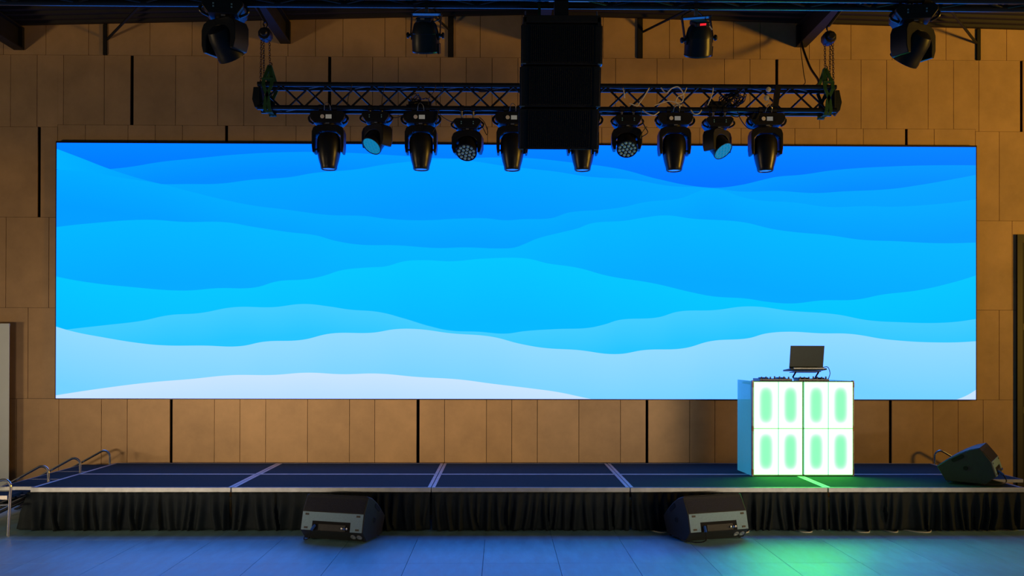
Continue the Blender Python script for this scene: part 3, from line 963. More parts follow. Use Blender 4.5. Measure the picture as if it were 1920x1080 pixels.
# side wings: frosted sheet in thin frame, folded back
for s in (-1, 1):
    x = s * W2
    dx = s * (0.028 if s < 0 else -0.10)
    wv = [(x, 0.045, 0.0), (x + dx, 0.50, 0.0), (x + dx, 0.50, bh), (x, 0.045, bh)]
    MB().add([(a - 0.003, b_, c) for a, b_, c in wv] + [(a + 0.003, b_, c) for a, b_, c in wv],
             [(0, 1, 2, 3), (7, 6, 5, 4), (0, 4, 5, 1), (2, 6, 7, 3), (1, 5, 6, 2), (0, 3, 7, 4)]).build('side_wing', 'acrylic', bt)
MB().b2((-W2 + 0.02, 0.047, bh - 0.045), (W2 - 0.14, 0.48, bh - 0.020)).build('inner_shelf', 'speaker', bt)
for x in (-0.45, 0.35):
    MB().tube([(x, 0.43, 0), (x, 0.43, bh - 0.045)], 0.014, 8).build('shelf_leg', 'truss', bt)

tz = bz + bh - 0.020 + 0.0005
cx = (bx0 + bx1) / 2


def dj_controller(label, x, y, w, d_, seed):
    r = random.Random(seed)
    t = thing('dj_controller', label, 'dj controller', (x, y, tz), 'dj controllers on the booth')
    MB().b2((-w / 2, 0, 0.004), (w / 2, d_, 0.042)).build('body', 'black_gloss', t, bevel=0.004)
    for sx in (-1, 1):
        MB().lathe([(0.058, 0.042), (0.058, 0.050), (0.052, 0.054), (0.02, 0.055)], 20, T(sx * w * 0.27, d_ * 0.55, 0)).build('jog_wheel', 'black_gloss', t)
    for k in range(7):
        MB().lathe([(0.009, 0.042), (0.008, 0.062 + r.uniform(0, 0.008)), (0.006, 0.064)], 8, T(-w * 0.42 + k * w * 0.14, d_ * (0.12 + 0.1 * r.random()), 0)).build('knob', 'black', t)
    for sx in (-1, 1):
        MB().b2((sx * w * 0.4 - 0.012, 0.02, 0.0), (sx * w * 0.4 + 0.012, d_ - 0.02, 0.004)).build('foot', 'black', t)
    return t


dj_controller('flat black dj controller with knobs on the left half of the booth', cx - 0.28, by + 0.06, 0.36, 0.28, 4)
dj_controller('flat black dj mixer with knobs under the raised laptop', cx + 0.14, by + 0.055, 0.34, 0.17, 9)

# laptop stand + laptop (lid towards the hall)
lx, ly = 4.165, by + 0.30
ls = thing('laptop_stand', 'small black folding stand carrying the laptop', 'laptop stand', (lx, ly, tz))
MB().b2((-0.19, -0.055, 0.0), (0.19, 0.13, 0.008)).build('foot_plate', 'black', ls)
for s in (-1, 1):
    MB().tube([(s * 0.13, -0.04, 0.006), (s * 0.13, 0.06, 0.055), (s * 0.13, -0.03, 0.108)], 0.010, 8).build('leg', 'black', ls)
    MB().b2((s * 0.13 - 0.018, -0.05, 0.0), (s * 0.13 + 0.018, -0.02, 0.05)).build('bracket', 'black', ls)
MB().box((0, 0.03, 0.112), (0.30, 0.19, 0.008), Matrix.Rotation(math.radians(-5), 3, 'X')).build('tray', 'black', ls)
lp = thing('laptop', 'open dark laptop seen from behind its lid on top of the booth', 'laptop', (lx, ly, tz + 0.128))
MB().box((0, 0.045, 0.008), (0.415, 0.27, 0.018), Matrix.Rotation(math.radians(-5), 3, 'X')).build('keyboard_base', 'laptop', lp, bevel=0.004)
MB().box((0.0, -0.115 + 0.09, 0.012 + 0.142), (0.385, 0.008, 0.262), Matrix.Rotation(math.radians(11), 3, 'X')).build('lid', 'laptop', lp, bevel=0.003)
MB().tube([(-0.17, -0.088, 0.028), (0.17, -0.088, 0.028)], 0.009, 8).build('hinge', 'alu_dull', lp)
cb = MB()
cb.tube(spline([(0.20, 0.03, 0.015), (0.255, 0.02, 0.02), (0.285, 0.03, -0.05), (0.26, 0.02, -0.12), (0.24, -0.02, -0.145)]), 0.0045, 6)
c1 = cb.build('laptop_cable', 'black_cable', None)
c1.location = (lx, ly, tz + 0.148)
tag(c1, 'black cable looping down from the right side of the laptop', 'cable')

pts = []
for (x_, y_) in ((2.20, 0.03), (2.27, -0.10), (2.36, -0.10), (2.45, 0.03), (3.0, 0.04), (3.06, -0.095), (3.16, -0.10), (3.24, 0.03), (3.62, 0.04), (3.70, -0.09), (3.80, -0.09), (3.86, 0.04), (4.20, 0.04), (4.27, -0.095),
                 (4.37, -0.10), (4.44, 0.04), (4.54, 0.04), (4.60, -0.09), (4.66, -0.09), (4.74, 0.04), (4.86, -0.095), (4.98, -0.10), (5.06, 0.04)):
    pts.append((x_, y_, 0.0052))
wc = MB().tube(spline(pts, 6), 0.005, 6).build('hem_sliver_tube', 'white_cable', None)  # white tube added for the pale slivers along the skirt hem
tag(wc, 'added white tube weaving in and out under the hem of the stage skirt, right half', 'cable')

# ------------------------------------------------------------------ trusses


def box_truss(name, label, x0, x1, yc, zc, a=0.24, r=0.025, seg=0.24, w=0.15):
    t = thing(name, label, 'truss', ((x0 + x1) / 2, yc, zc))
    L_ = x1 - x0
    h, hy = a / 2, w / 2
    for sy in (-1, 1):
        for sz in (-1, 1):
            MB().tube([(-L_ / 2, sy * hy, sz * h), (L_ / 2, sy * hy, sz * h)], r, 12).build('chord', 'truss', t)
    n = int(round(L_ / seg))
    st_ = L_ / n
    me = MB().tube([(0, 0, -h + 0.006), (st_, 0, h - 0.006)], 0.011, 6).mesh('brace', 'truss')
    me2 = MB().tube([(0, 0, h - 0.006), (st_, 0, -h + 0.006)], 0.011, 6).mesh('brace', 'truss')
    me3 = MB().tube([(0, -hy + 0.006, 0), (st_, hy - 0.006, 0)], 0.009, 6).mesh('brace', 'truss')
    me4 = MB().tube([(0, hy - 0.006, 0), (st_, -hy + 0.006, 0)], 0.009, 6).mesh('brace', 'truss')
    for face in range(4):
        for i in range(n):
            ev = (i + face) % 2 == 0
            o = bpy.data.objects.new('brace', (me if ev else me2) if face < 2 else (me3 if ev else me4))
            COL.objects.link(o)
            o.parent = t
            x = -L_ / 2 + i * st_
            o.location = (x, (-hy, hy, 0, 0)[face], (0, 0, -h, h)[face])
    for s in (-1, 1):
        fr_ = MB()
        for sy in (-1, 1):
            fr_.tube([(s * (L_ / 2 - 0.02), sy * hy, -h), (s * (L_ / 2 - 0.02), sy * hy, h)], 0.012, 6)
            fr_.tube([(s * (L_ / 2 - 0.02), -hy, sy * h), (s * (L_ / 2 - 0.02), hy, sy * h)], 0.012, 6)
        fr_.build('end_frame', 'truss', t)
    return t


RTY, RTZ = 0.35, 4.435
box_truss('light_truss', 'black box truss carrying a row of moving heads above the stage', -1.82, 4.18, RTY, RTZ)
FTY, FTZ = -2.595, 4.432
box_truss('light_truss', 'black box truss along the top edge of the picture, nearest the hall', -5.0, 6.52, FTY, FTZ)
RB = RTZ - 0.12 - 0.025       # underside of the rear truss
FB = FTZ - 0.12 - 0.025


def clamps(t, z, xs, ys, chord_dz=0.025):
    # half couplers around the chord
    for x in xs:
        for y in ys:
            c = MB()
            c.tube([(x - 0.022, y, z + chord_dz), (x + 0.022, y, z + chord_dz)], 0.031, 12)
            o = c.build('clamp', 'black', t)
            MB().lathe([(0.010, 0), (0.010, max(0.012, z - 0.002))], 8, T(x, y, 0)).build('clamp_bolt', 'bright_steel', o)


# ---- beam type moving head
def beam_head(label, x):
    t = thing('beam_moving_head', label, 'moving head', (x, RTY, RB - 0.008), 'beam moving heads on the rear truss')
    clamps(t, 0.008, (-0.07, 0.07), (-0.075,))
    prof = [(-0.150, 0.0), (0.150, 0.0), (0.176, -0.028), (0.183, -0.062), (0.172, -0.092), (0.135, -0.128), (-0.135, -0.128), (-0.172, -0.092), (-0.183, -0.062), (-0.176, -0.028)]
    b_ = MB().prism(prof, -0.105, 0.105).build('base', 'black', t, bevel=0.006)
    for s in (-1, 1):
        MB().tube(spline([(s * 0.165, -0.04, -0.025), (s * 0.200, -0.04, -0.06), (s * 0.190, -0.04, -0.10), (s * 0.150, -0.04, -0.125)], 5), 0.012, 8).build('carry_handle', 'black_gloss', b_)
    MB().b2((-0.085, -0.108, -0.092), (0.085, -0.105, -0.038)).build('control_panel', 'black_gloss', b_)
    MB().lathe([(0.021, 0), (0.020, 0.004)], 18, T(-0.050, -0.108, -0.065) @ RX(PI / 2)).build('dial', 'white_dial', b_)
    MB().b2((-0.015, -0.1105, -0.087), (0.046, -0.107, -0.045)).build('display', 'grey_display', b_)
    MB().lathe([(0.075, -0.128), (0.075, -0.145)], 20).build('pan_bearing', 'black', t)
    MB().b2((-0.018, -0.10, -0.134), (0.018, -0.085, -0.128)).build('name_tag', 'alu_dull', t)
    # yoke
    yo = [(-0.100, -0.142), (0.100, -0.142), (0.150, -0.165), (0.166, -0.21), (0.166, -0.36), (0.158, -0.425), (0.134, -0.425), (0.131, -0.255),
          (0.075, -0.205), (-0.075, -0.205), (-0.131, -0.255), (-0.134, -0.425), (-0.158, -0.425), (-0.166, -0.36), (-0.166, -0.21), (-0.150, -0.165)]
    MB().prism(yo, -0.075, 0.075).build('yoke', 'black', t, bevel=0.006)
    hd_ = MB().lathe([(0.060, -0.212), (0.092, -0.222), (0.118, -0.262), (0.124, -0.32), (0.124, -0.38), (0.117, -0.44), (0.104, -0.50), (0.088, -0.555), (0.084, -0.585), (0.078, -0.592), (0.072, -0.590), (0.071, -0.575)], 28).build('head', 'black_gloss', t)
    MB().lathe([(0.0705, -0.582), (0.055, -0.586), (0.02, -0.588)], 24).build('front_lens', 'lens', hd_)
    for s in (-1, 1):
        MB().lathe([(0.012, 0), (0.012, 0.014)], 8, T(s * 0.119, 0, -0.385) @ RY(s * PI / 2)).build('tilt_pin', 'bright_steel', t)
    sc = MB().tube(spline([(-0.03, -0.10, 0.004), (-0.02, -0.135, 0.05), (0.0, -0.12, 0.075), (0.03, -0.135, 0.045), (0.035, -0.10, 0.004)], 6), 0.0035, 5)
    sc.build('safety_cable', 'bright_steel', t)
    return t


beam_head('black beam moving head aimed straight down, leftmost of the six on the truss', -1.098)
beam_head('black beam moving head aimed straight down, second from left on the truss', -0.138)
beam_head('black beam moving head aimed straight down, partly behind the left edge of the line array', 0.812)
beam_head('black beam moving head mostly hidden behind the right half of the line array', 1.546)
beam_head('black beam moving head aimed straight down, second from right on the truss', 2.505)
beam_head('black beam moving head aimed straight down, rightmost of the six on the truss', 3.463)


# ---- wash type moving head
def wash_head(label, loc, pan, tilt, lens_m='lens_dark', drop=0.03, group='wash moving heads', bright=True, chord_y=-0.075, base_pan=0.0, truss_z=None):
    t = thing('wash_moving_head', label, 'moving head', loc, group)
    clamps(t, drop, (-0.06, 0.06), (chord_y, -chord_y))
    B = RZ(base_pan)
    prof = [(-0.115, 0.0), (0.115, 0.0), (0.142, -0.022), (0.140, -0.05), (0.098, -0.105), (-0.098, -0.105), (-0.140, -0.05), (-0.142, -0.022)]
    b_ = MB(B).prism(prof, -0.125, 0.125).build('base', 'black', t, bevel=0.005)
    for s in (-1, 1):
        MB(B).tube(spline([(s * 0.130, -0.05, -0.01), (s * 0.165, -0.05, -0.045), (s * 0.155, -0.05, -0.075), (s * 0.105, -0.05, -0.10)], 5), 0.010, 8).build('carry_handle', 'black_gloss', b_)
        MB(B).b2((s * 0.062 - 0.005, -0.129, -0.064), (s * 0.062 + 0.005, -0.125, -0.054)).build('screw', 'blue_led', b_)
        MB(B).b2((s * 0.062 - 0.005, -0.129, -0.044), (s * 0.062 + 0.005, -0.125, -0.034)).build('screw', 'blue_led', b_)
    MB(B).b2((-0.045, -0.128, -0.068), (0.045, -0.125, -0.030)).build('control_panel', 'black_gloss', b_)
    MB().lathe([(0.07, -0.105), (0.07, -0.118)], 20).build('pan_bearing', 'black', t)
    MB(B).b2((-0.014, -0.10, -0.111), (0.014, -0.088, -0.105)).build('name_tag', 'alu_dull', t)
    P = RZ(pan)
    yo = [(-0.09, -0.116), (0.09, -0.116), (0.138, -0.138), (0.158, -0.18), (0.158, -0.29), (0.140, -0.345), (0.112, -0.345), (0.112, -0.25)]
    arc = [(0.112 * math.cos(a), -0.25 + 0.078 * math.sin(a)) for a in [PI * k / 10 for k in range(1, 10)]]
    yo = yo + arc + [(-x, z) for x, z in reversed(yo[2:8])]
    MB(P).prism(yo, -0.07, 0.07).build('yoke', 'black', t, bevel=0.005)
    # head: axis +z local of lathe points to the lens
    Hm = P @ T(0, 0, -0.262) @ RX(PI / 2 + tilt)       # tilt 0: lens towards -Y; positive tilt: down
    hd_ = MB(Hm).lathe([(0.045, -0.115), (0.082, -0.095), (0.097, -0.05), (0.101, 0.0), (0.104, 0.07), (0.109, 0.092), (0.109, 0.115), (0.101, 0.117), (0.100, 0.108)], 28).build('head', 'black', t)
    MB(Hm).lathe([(0.100, 0.100), (0.100, 0.109), (0.02, 0.110)], 28).build('lens_plate', lens_m, hd_)
    la = MB(Hm)
    for (n, rr) in ((1, 0.0), (6, 0.042), (12, 0.080)):
        for k in range(n):
            a = 2 * PI * k / n + 0.2
            la.lathe([(0.0165, 0.1085), (0.015, 0.114), (0.009, 0.118), (0.003, 0.119)], 10, T(rr * math.cos(a), rr * math.sin(a), 0))
    la.build('led_lenses', 'lens' if lens_m != 'lens_reflect' else 'lens_reflect', hd_)
    for s in (-1, 1):
        MB(P).lathe([(0.02, 0), (0.02, 0.012)], 10, T(s * 0.100, 0, -0.262) @ RY(s * PI / 2)).build('tilt_pin', 'black', t)
    return t


wash_head('black wash moving head with pale lens turned left, between the two leftmost beam heads', (-0.599, RTY, RB - 0.022), math.radians(-38), math.radians(48), 'lens_reflect', 0.022)
wash_head('black wash moving head with dotted lens facing out, left of the line array', (0.346, RTY, RB - 0.085), math.radians(-8), math.radians(50), 'lens_dark', 0.085)
wash_head('black wash moving head with dotted lens facing out, right of the line array', (2.007, RTY, RB - 0.042), math.radians(-4), math.radians(50), 'lens_dark', 0.042)
wash_head('black wash moving head with pale lens turned right, between the two rightmost beam heads', (2.958, RTY, RB - 0.055), math.radians(40), math.radians(48), 'lens_reflect', 0.055)
wash_head('black moving head at top left, head turned towards the stage', (-1.278, FTY, FB - 0.015), math.radians(153), math.radians(46), 'lens_dark', 0.015, 'moving heads on the front truss', base_pan=0.15)
wash_head('black moving head at top right, head turned towards the stage', (3.665, FTY, FB - 0.02), math.radians(208), math.radians(46), 'lens_dark', 0.02, 'moving heads on the front truss', base_pan=-0.2)


# ---- par cans
def par_can(label, loc, pan, tilt, roll, red=False):
    t = thing('par_can', label, 'par light', loc, 'par cans on the front truss')
    clamps(t, 0.022, (0.0,), (0.075,))
    MB().b2((-0.012, 0.062, -0.045), (0.012, 0.088, 0.022)).build('hook_stem', 'bright_steel', t)
    P = T(0, 0.075, -0.045) @ RZ(pan) @ RY(roll)
    b_ = MB(P)
    for s in (-1, 1):
        b_.b2((s * 0.108 - 0.003, -0.014, -0.165), (s * 0.108 + 0.003, 0.014, 0.0))
    b_.b2((-0.111, -0.022, -0.004), (0.111, 0.022, 0.004))
    b_.build('yoke_bracket', 'par', t)
    for s in (-1, 1):
        MB(P).lathe([(0.012, 0), (0.012, 0.012), (0.022, 0.014), (0.020, 0.026), (0.008, 0.028)], 10, T(s * 0.111, 0, -0.155) @ RY(s * PI / 2)).build('yoke_knob', 'black', t)
    Hm = P @ T(0, 0, -0.155) @ RX(PI + tilt)     # lathe +z: lens direction, down when tilt = 0
    c = MB(Hm).lathe([(0.03, -0.105), (0.062, -0.100), (0.082, -0.075), (0.097, -0.02), (0.0975, -0.015), (0.0955, -0.013), (0.101, 0.05), (0.100, 0.10), (0.102, 0.108), (0.097, 0.118), (0.090, 0.119), (0.088, 0.108)], 28).build('can', 'par', t)
    MB(Hm).lathe([(0.088, 0.115), (0.088, 0.121), (0.02, 0.122)], 24).build('lens_plate', 'lens_dark', c)
    MB(Hm).b2((-0.055, -0.062, -0.125), (0.055, 0.062, -0.092)).build('rear_box', 'par', c, bevel=0.008)
    MB(Hm).b2((-0.104, -0.02, -0.015), (-0.086, 0.02, 0.03)).build('pivot_boss', 'par', c)
    MB(Hm).b2((0.086, -0.02, -0.015), (0.104, 0.02, 0.03)).build('pivot_boss', 'par', c)
    if red:
        dg = MB(Hm)
        for k in range(4):
            dg.b2((-0.024 + k * 0.012, 0.0625, -0.117), (-0.0145 + k * 0.012, 0.0635, -0.103))
        dg.build('red_digits', 'red_led', c)
        MB(Hm).box((0.062, 0.045, -0.085), (0.008, 0.008, 0.05), Matrix.Rotation(0.7, 3, 'Y')).build('side_label', 'white_dial', c)
    else:
        MB(Hm).b2((-0.018, 0.0625, -0.122), (0.012, 0.0635, -0.112)).build('label_plate', 'beige', c)
    MB(Hm).b2((0.092, -0.03, 0.055), (0.104, 0.03, 0.125)).build('barn_tab', 'par', c)
    MB(P).tube(spline([(0.03, 0.0, -0.06), (0.09, 0.03, -0.02), (0.02, 0.03, 0.06), (-0.09, 0.02, 0.03), (-0.11, 0.0, -0.03)], 6), 0.004, 5).build('power_lead', 'black_cable', t)
    return t


par_can('black par can with rounded back hanging left of the line array', (0.154, FTY, FB + 0.002), math.radians(-8), math.radians(24), math.radians(3))
par_can('black par can with red lit digits hanging right of the line array', (2.112, FTY, FB - 0.012), math.radians(10), math.radians(28), math.radians(-8), True)

# ------------------------------------------------------------------ line array
AY = -2.74
la = thing('line_array', 'tall black line array of three loudspeaker boxes hanging before the truss', 'speaker', (1.122, AY, 3.238))
# fly frame
MB().b2((-0.268, -0.02, 0.865), (0.270, 0.03, 0.915)).build('fly_bar', 'speaker', la, bevel=0.003)
for s in (-1, 1):
    MB().b2((s * 0.262 - 0.012, -0.02, 0.84), (s * 0.262 + 0.012, 0.30, 0.90)).build('fly_arm', 'speaker', la)
    MB().tube([(s * 0.255, 0.05, 0.90), (s * 0.255, 0.10, 0.985)], 0.006, 6).build('shackle', 'bright_steel', la)
MB().b2((-0.05, 0.06, 0.915), (0.05, 0.16, 1.045)).build('hoist_hook_block', 'black', la)
for x in (-0.155, 0.03):
    MB().b2((x - 0.010, 0.10, 0.90), (x + 0.010, 0.105, 1.045)).build('green_strap', 'sling', la)
# boxes: (z0, z1, tilt, xoff, yoff)
for k, (z0, z1, tl, xo, yo_) in enumerate(((0.575, 0.862, 0.06, 0.0, 0.0), (0.288, 0.575, 0.16, -0.008, 0.035), (0.0, 0.290, 0.26, -0.014, 0.10))):
    hh = (z1 - z0) / 2
    mx = T(xo, yo_, (z0 + z1) / 2) @ RX(tl)
    poly = [(-0.279, 0.0), (0.279, 0.0), (0.279, 0.16), (0.21, 0.42), (-0.21, 0.42), (-0.279, 0.16)]
    bx_ = MB(mx).prism(poly, -hh + 0.004, hh - 0.004, 'z').build('loudspeaker_box', 'speaker', la, bevel=0.005)
    MB(mx).b2((-0.222, -0.006, -hh + 0.014), (0.222, 0.0, hh - 0.014)).build('grille', 'grille', bx_)
    gr = MB(mx)
    for i in range(31):
        xx = -0.215 + i * 0.43 / 30
        gr.b2((xx - 0.003, -0.010, -hh + 0.02), (xx + 0.003, -0.006, hh - 0.02))
    gr.build('grille_ribs', 'grille', bx_)
    for s in (-1, 1):
        MB(mx).b2((s * 0.275, -0.004, -hh + 0.01), (s * 0.235, 0.0, hh - 0.01)).build('side_cheek', 'speaker', bx_)
        MB(mx).b2((s * 0.2795, 0.02, -hh + 0.01), (s * 0.287, 0.08, hh - 0.01)).build('rigging_rail', 'truss', bx_)
        MB(mx).tube([(s * 0.252, -0.008, -hh + 0.006), (s * 0.284, -0.008, -hh + 0.006)], 0.005, 6).build('quick_pin', 'bright_steel', bx_)
        if k == 2:
            MB(mx).b2((s * 0.238, 0.0, -hh - 0.028), (s * 0.255, 0.05, -hh + 0.004)).build('rigging_tail', 'black', bx_)

# ------------------------------------------------------------------ chain hoists and slings


def chain_pts(mb, a, b_, link=0.034, r=0.0035):
    a, b_ = Vector(a), Vector(b_)
    d_ = b_ - a
    n = max(1, int(d_.length / (link * 0.72)))
    t = d_.normalized()
    s = t.orthogonal().normalized()
    q = t.cross(s)
    for i in range(n):
        c = a + d_ * ((i + 0.5) / n)
        w = s if i % 2 else q
        pts = []
        for k in range(8):
            an = 2 * PI * k / 8
            pts.append(c + t * math.cos(an) * link / 2 + w * math.sin(an) * link * 0.3)
        mb.tube(pts, r, 4, closed=True)


def ribbon(mb, pts, w, th=0.006):
    # flat strap through pts, width along X
    pts = [Vector(p) for p in pts]
    for a, b_ in zip(pts[:-1], pts[1:]):
        d_ = (b_ - a)
        n_ = Vector((1, 0, 0)).cross(d_)
        n_.normalize()
        n_ *= th / 2
        X = Vector((w / 2, 0, 0))
        vs = []
        for p in (a, b_):
            vs += [p - X - n_, p + X - n_, p + X + n_, p - X + n_]
        mb.add(vs, [(0, 1, 2, 3), (7, 6, 5, 4), (0, 4, 5, 1), (1, 5, 6, 2), (2, 6, 7, 3), (3, 7, 4, 0)])


def hoist(label, sl_label, x, side, beam_x, beam_z, hx):
    t = thing('chain_hoist', label, 'hoist', (x, RTY, 4.60), 'chain hoists')
    z0 = 0.49       # drum centre
    MB().lathe([(0.035, -0.065), (0.062, -0.060), (0.072, -0.035), (0.072, 0.035), (0.062, 0.060), (0.035, 0.065)], 10, T(0, 0, z0) @ RX(PI / 2)).build('hoist_body', 'black', t)
    MB().lathe([(0.03, -0.10), (0.04, -0.09), (0.04, 0.09), (0.03, 0.10)], 10, T(0, 0, z0) @ RX(PI / 2)).build('gear_cover', 'black', t)
    MB().tube(spline([(0, 0, z0 + 0.065), (0.02 * -side, 0, z0 + 0.10), (0.0, 0, z0 + 0.14), (-0.022, 0, z0 + 0.115), (-0.012, 0, z0 + 0.09)], 6), 0.008, 6).build('top_hook', 'black', t)
    ru = MB()
    ru.tube([(0, 0, z0 + 0.13), (beam_x - x, 0, beam_z - 4.60 + 0.01)], 0.016, 6)
    ru.build('beam_sling', 'black', t)
    MB().b2((beam_x - x - 0.075, -0.03, beam_z - 4.60 - 0.004), (beam_x - x + 0.075, 0.03, beam_z - 4.60 + 0.03)).build('beam_clamp', 'steel_dark', t)
    c1_ = MB()
    chain_pts(c1_, (hx - x - 0.004, 0, z0 - 0.06), (hx - x, 0, 0.20))
    c1_.build('load_chain', 'chain', t)
    c2_ = MB()
    chain_pts(c2_, (side * 0.022, 0.01, z0 - 0.06), (side * 0.026, 0.04, -0.02))
    chain_pts(c2_, (side * 0.04, -0.01, z0 - 0.06), (side * 0.045, -0.02, -0.02))
    c2_.build('hand_chain', 'chain', t)
    MB().tube(spline([(hx - x, 0, 0.205), (hx - x + 0.022, 0, 0.19), (hx - x + 0.018, 0, 0.165), (hx - x - 0.012, 0, 0.165)], 5), 0.006, 6).build('load_hook', 'chain', t)
    MB().lathe([(0.004, -0.010), (0.014, -0.006), (0.014, 0.006), (0.004, 0.010)], 12, T(hx - x, 0, 0.175) @ RX(PI / 2)).build('hook_pin', 'bright_steel', t)
    # chain bag hanging at the truss end
    bag = MB()
    bp = side * 0.062
    bag.add([(bp - 0.045, -0.06, -0.07), (bp + 0.03, -0.06, -0.07), (bp + 0.03, 0.06, -0.07), (bp - 0.045, 0.06, -0.07),
             (bp - 0.055, -0.075, -0.20), (bp + 0.05, -0.075, -0.20), (bp + 0.05, 0.075, -0.20), (bp - 0.055, 0.075, -0.20),
             (bp - 0.035, -0.05, -0.275), (bp + 0.04, -0.05, -0.275), (bp + 0.04, 0.05, -0.275), (bp - 0.035, 0.05, -0.275),
             (bp - 0.012, -0.02, -0.325 if side > 0 else -0.28), (bp + 0.012, 0.02, -0.325 if side > 0 else -0.28)],
            [(3, 2, 1, 0)] + [(a + 4 * k, (a + 1) % 4 + 4 * k, (a + 1) % 4 + 4 + 4 * k, a + 4 + 4 * k) for k in (0, 1) for a in range(4)] + [(8, 9, 12), (9, 13, 12), (9, 10, 13), (10, 11, 13), (11, 12, 13), (11, 8, 12)])
    bag.build('chain_bag', 'skirt', t)
    s_ = thing('round_sling', sl_label, 'sling', (hx, RTY, 4.60), 'green lifting slings')
    hy = 0.106
    for sgn in (-1, 1):
        for dx_, dz_ in ((-0.040, -0.02), (0.045, 0.02)):
            rb_ = MB()
            a_ = dx_ * 0.9
            ribbon(rb_, [(0.004 * (1 if dx_ > 0 else -1), sgn * 0.004, 0.172), (dx_, sgn * (hy - 0.02), -0.005), (dx_ * 0.95, sgn * hy, -0.07), (-a_ * 0.3, sgn * hy, -0.19), (-a_ * 0.6, sgn * hy, -0.30), (-a_ * 0.5 - 0.012 * side, sgn * (hy - 0.01), -0.335), (-0.03 * side, sgn * 0.02, -0.340)], 0.036, 0.009)
            rb_.build('sling_strap', 'sling', s_)
    MB().b2((-0.055, -hy - 0.006, -0.005), (0.055, -hy + 0.030, 0.012)).build('sling_wrap', 'sling', s_)
    return t


hoist('black chain hoist hanging over the left end of the truss', 'green lifting sling wrapped around the left end of the truss', -1.760, -1, -1.973, 5.598, -1.715)
hoist('black chain hoist hanging over the right end of the truss', 'green lifting sling wrapped around the right end of the truss', 4.128, 1, 4.425, 5.592, 4.092)

# ------------------------------------------------------------------ cables on the truss


def cable(name, label, pts, r, matn, group=None, n=8):
    o = MB().tube(spline(pts, n), r, 6).build(name, matn, None)
    return tag(o, label, 'cable', group)


top, bot = RTZ + 0.12, RTZ - 0.12
F = RTY - 0.115
gw = 'white cables tied along the truss'
cable('white_cable', 'short white cable hanging straight from the upper chord, right beside the line array', [(1.955, F + 0.04, top - 0.02), (1.960, F, top - 0.06), (1.968, F, top - 0.11), (1.972, F + 0.02, top - 0.13)], 0.006, 'white_cable', gw)
cable('white_cable', 'white cable slanting across the truss bay left of the second beam head from right', [(2.235, F + 0.04, top - 0.01), (2.20, F, top - 0.07), (2.15, F, bot + 0.09), (2.12, F, bot + 0.05), (2.10, F, bot + 0.026), (2.02, F, bot + 0.05)], 0.006, 'white_cable', gw)
cable('white_cable', 'white cable looping over the second beam head from right', [(2.345, F + 0.03, top - 0.01), (2.40, F, top - 0.08), (2.46, F, top - 0.03), (2.53, F, top - 0.02), (2.58, F, top - 0.10), (2.55, F, bot + 0.06), (2.42, F, bot + 0.075), (2.28, F, bot + 0.03)], 0.006, 'white_cable', gw)
cable('white_cable', 'white cable crossing the loops above the second beam head from right', [(2.62, F + 0.03, top - 0.01), (2.58, F, top - 0.09), (2.52, F, bot + 0.12), (2.50, F, bot + 0.06), (2.56, F, bot + 0.03), (2.47, F, bot + 0.035)], 0.006, 'white_cable', gw)
cable('white_cable', 'white cable in the truss bay left of the black cable coil', [(2.895, F + 0.03, top - 0.01), (2.88, F, top - 0.08), (2.86, F, bot + 0.10), (2.83, F, bot + 0.035)], 0.005, 'white_cable', gw)
cable('white_cable', 'white cable sagging below the truss between two right moving heads', [(2.66, F + 0.02, bot - 0.01), (2.69, F, bot - 0.055), (2.74, F, bot - 0.05), (2.77, F + 0.02, bot - 0.01)], 0.006, 'white_cable', gw)
cable('white_cable', 'white cable sagging under the truss left of the second beam head from right', [(2.16, F + 0.02, bot - 0.01), (2.20, F, bot - 0.05), (2.27, F, bot - 0.07), (2.33, F + 0.02, bot - 0.03)], 0.006, 'white_cable', gw)


def coil(label, x, z, n, R_, seed):
    r = random.Random(seed)
    t = thing('cable_coil', label, 'cable coil', (x, RTY - 0.02, z), 'black cable coils in the truss')
    for k in range(n):
        cx_, cz_ = r.uniform(-0.07, 0.07), r.uniform(-0.01, 0.05)
        w_, h_ = R_ * r.uniform(0.6, 1.2), R_ * r.uniform(0.35, 0.7)
        ph = r.uniform(0, 0.9)
        pts = []
        for i in range(16):
            a = 2 * PI * i / 16
            X_, Z_ = w_ * math.cos(a), h_ * math.sin(a)
            pts.append((cx_ + X_ * math.cos(ph) - Z_ * math.sin(ph), r.uniform(-0.06, 0.06), max(-0.06, cz_ + X_ * math.sin(ph) + Z_ * math.cos(ph))))
        MB().tube(pts, 0.0055, 5, closed=True).build('cable_loop', 'black_cable', t)
    return t


coil('tangled black cable coil lying in the truss above the right wash head', 3.13, bot + 0.10, 15, 0.10, 3)
coil('small black cable tangle lying in the truss above the second beam head from left', -0.16, bot + 0.075, 5, 0.07, 8)
# distribution box on the truss next to the coil
db = thing('truss_box', 'small black box with plugs lying in the truss beside the coil', 'junction box', (2.93, RTY - 0.02, bot + 0.026), None)
MB().b2((-0.10, -0.06, 0), (0.10, 0.06, 0.065)).build('case', 'black', db, bevel=0.008)
for k in range(3):
    MB().lathe([(0.016, 0), (0.016, 0.014)], 10, T(-0.06 + 0.06 * k, -0.06, 0.035) @ RX(PI / 2)).build('socket', 'black_gloss', db)
db = thing('truss_box', 'small black box lying in the truss under the left cable tangle', 'junction box', (-0.15, RTY + 0.0, bot + 0.026), None)
MB().b2((-0.12, -0.05, 0), (0.12, 0.05, 0.055)).build('case', 'black', db, bevel=0.008)
MB().lathe([(0.016, 0), (0.016, 0.014)], 10, T(0.05, -0.05, 0.03) @ RX(PI / 2)).build('socket', 'black_gloss', db)
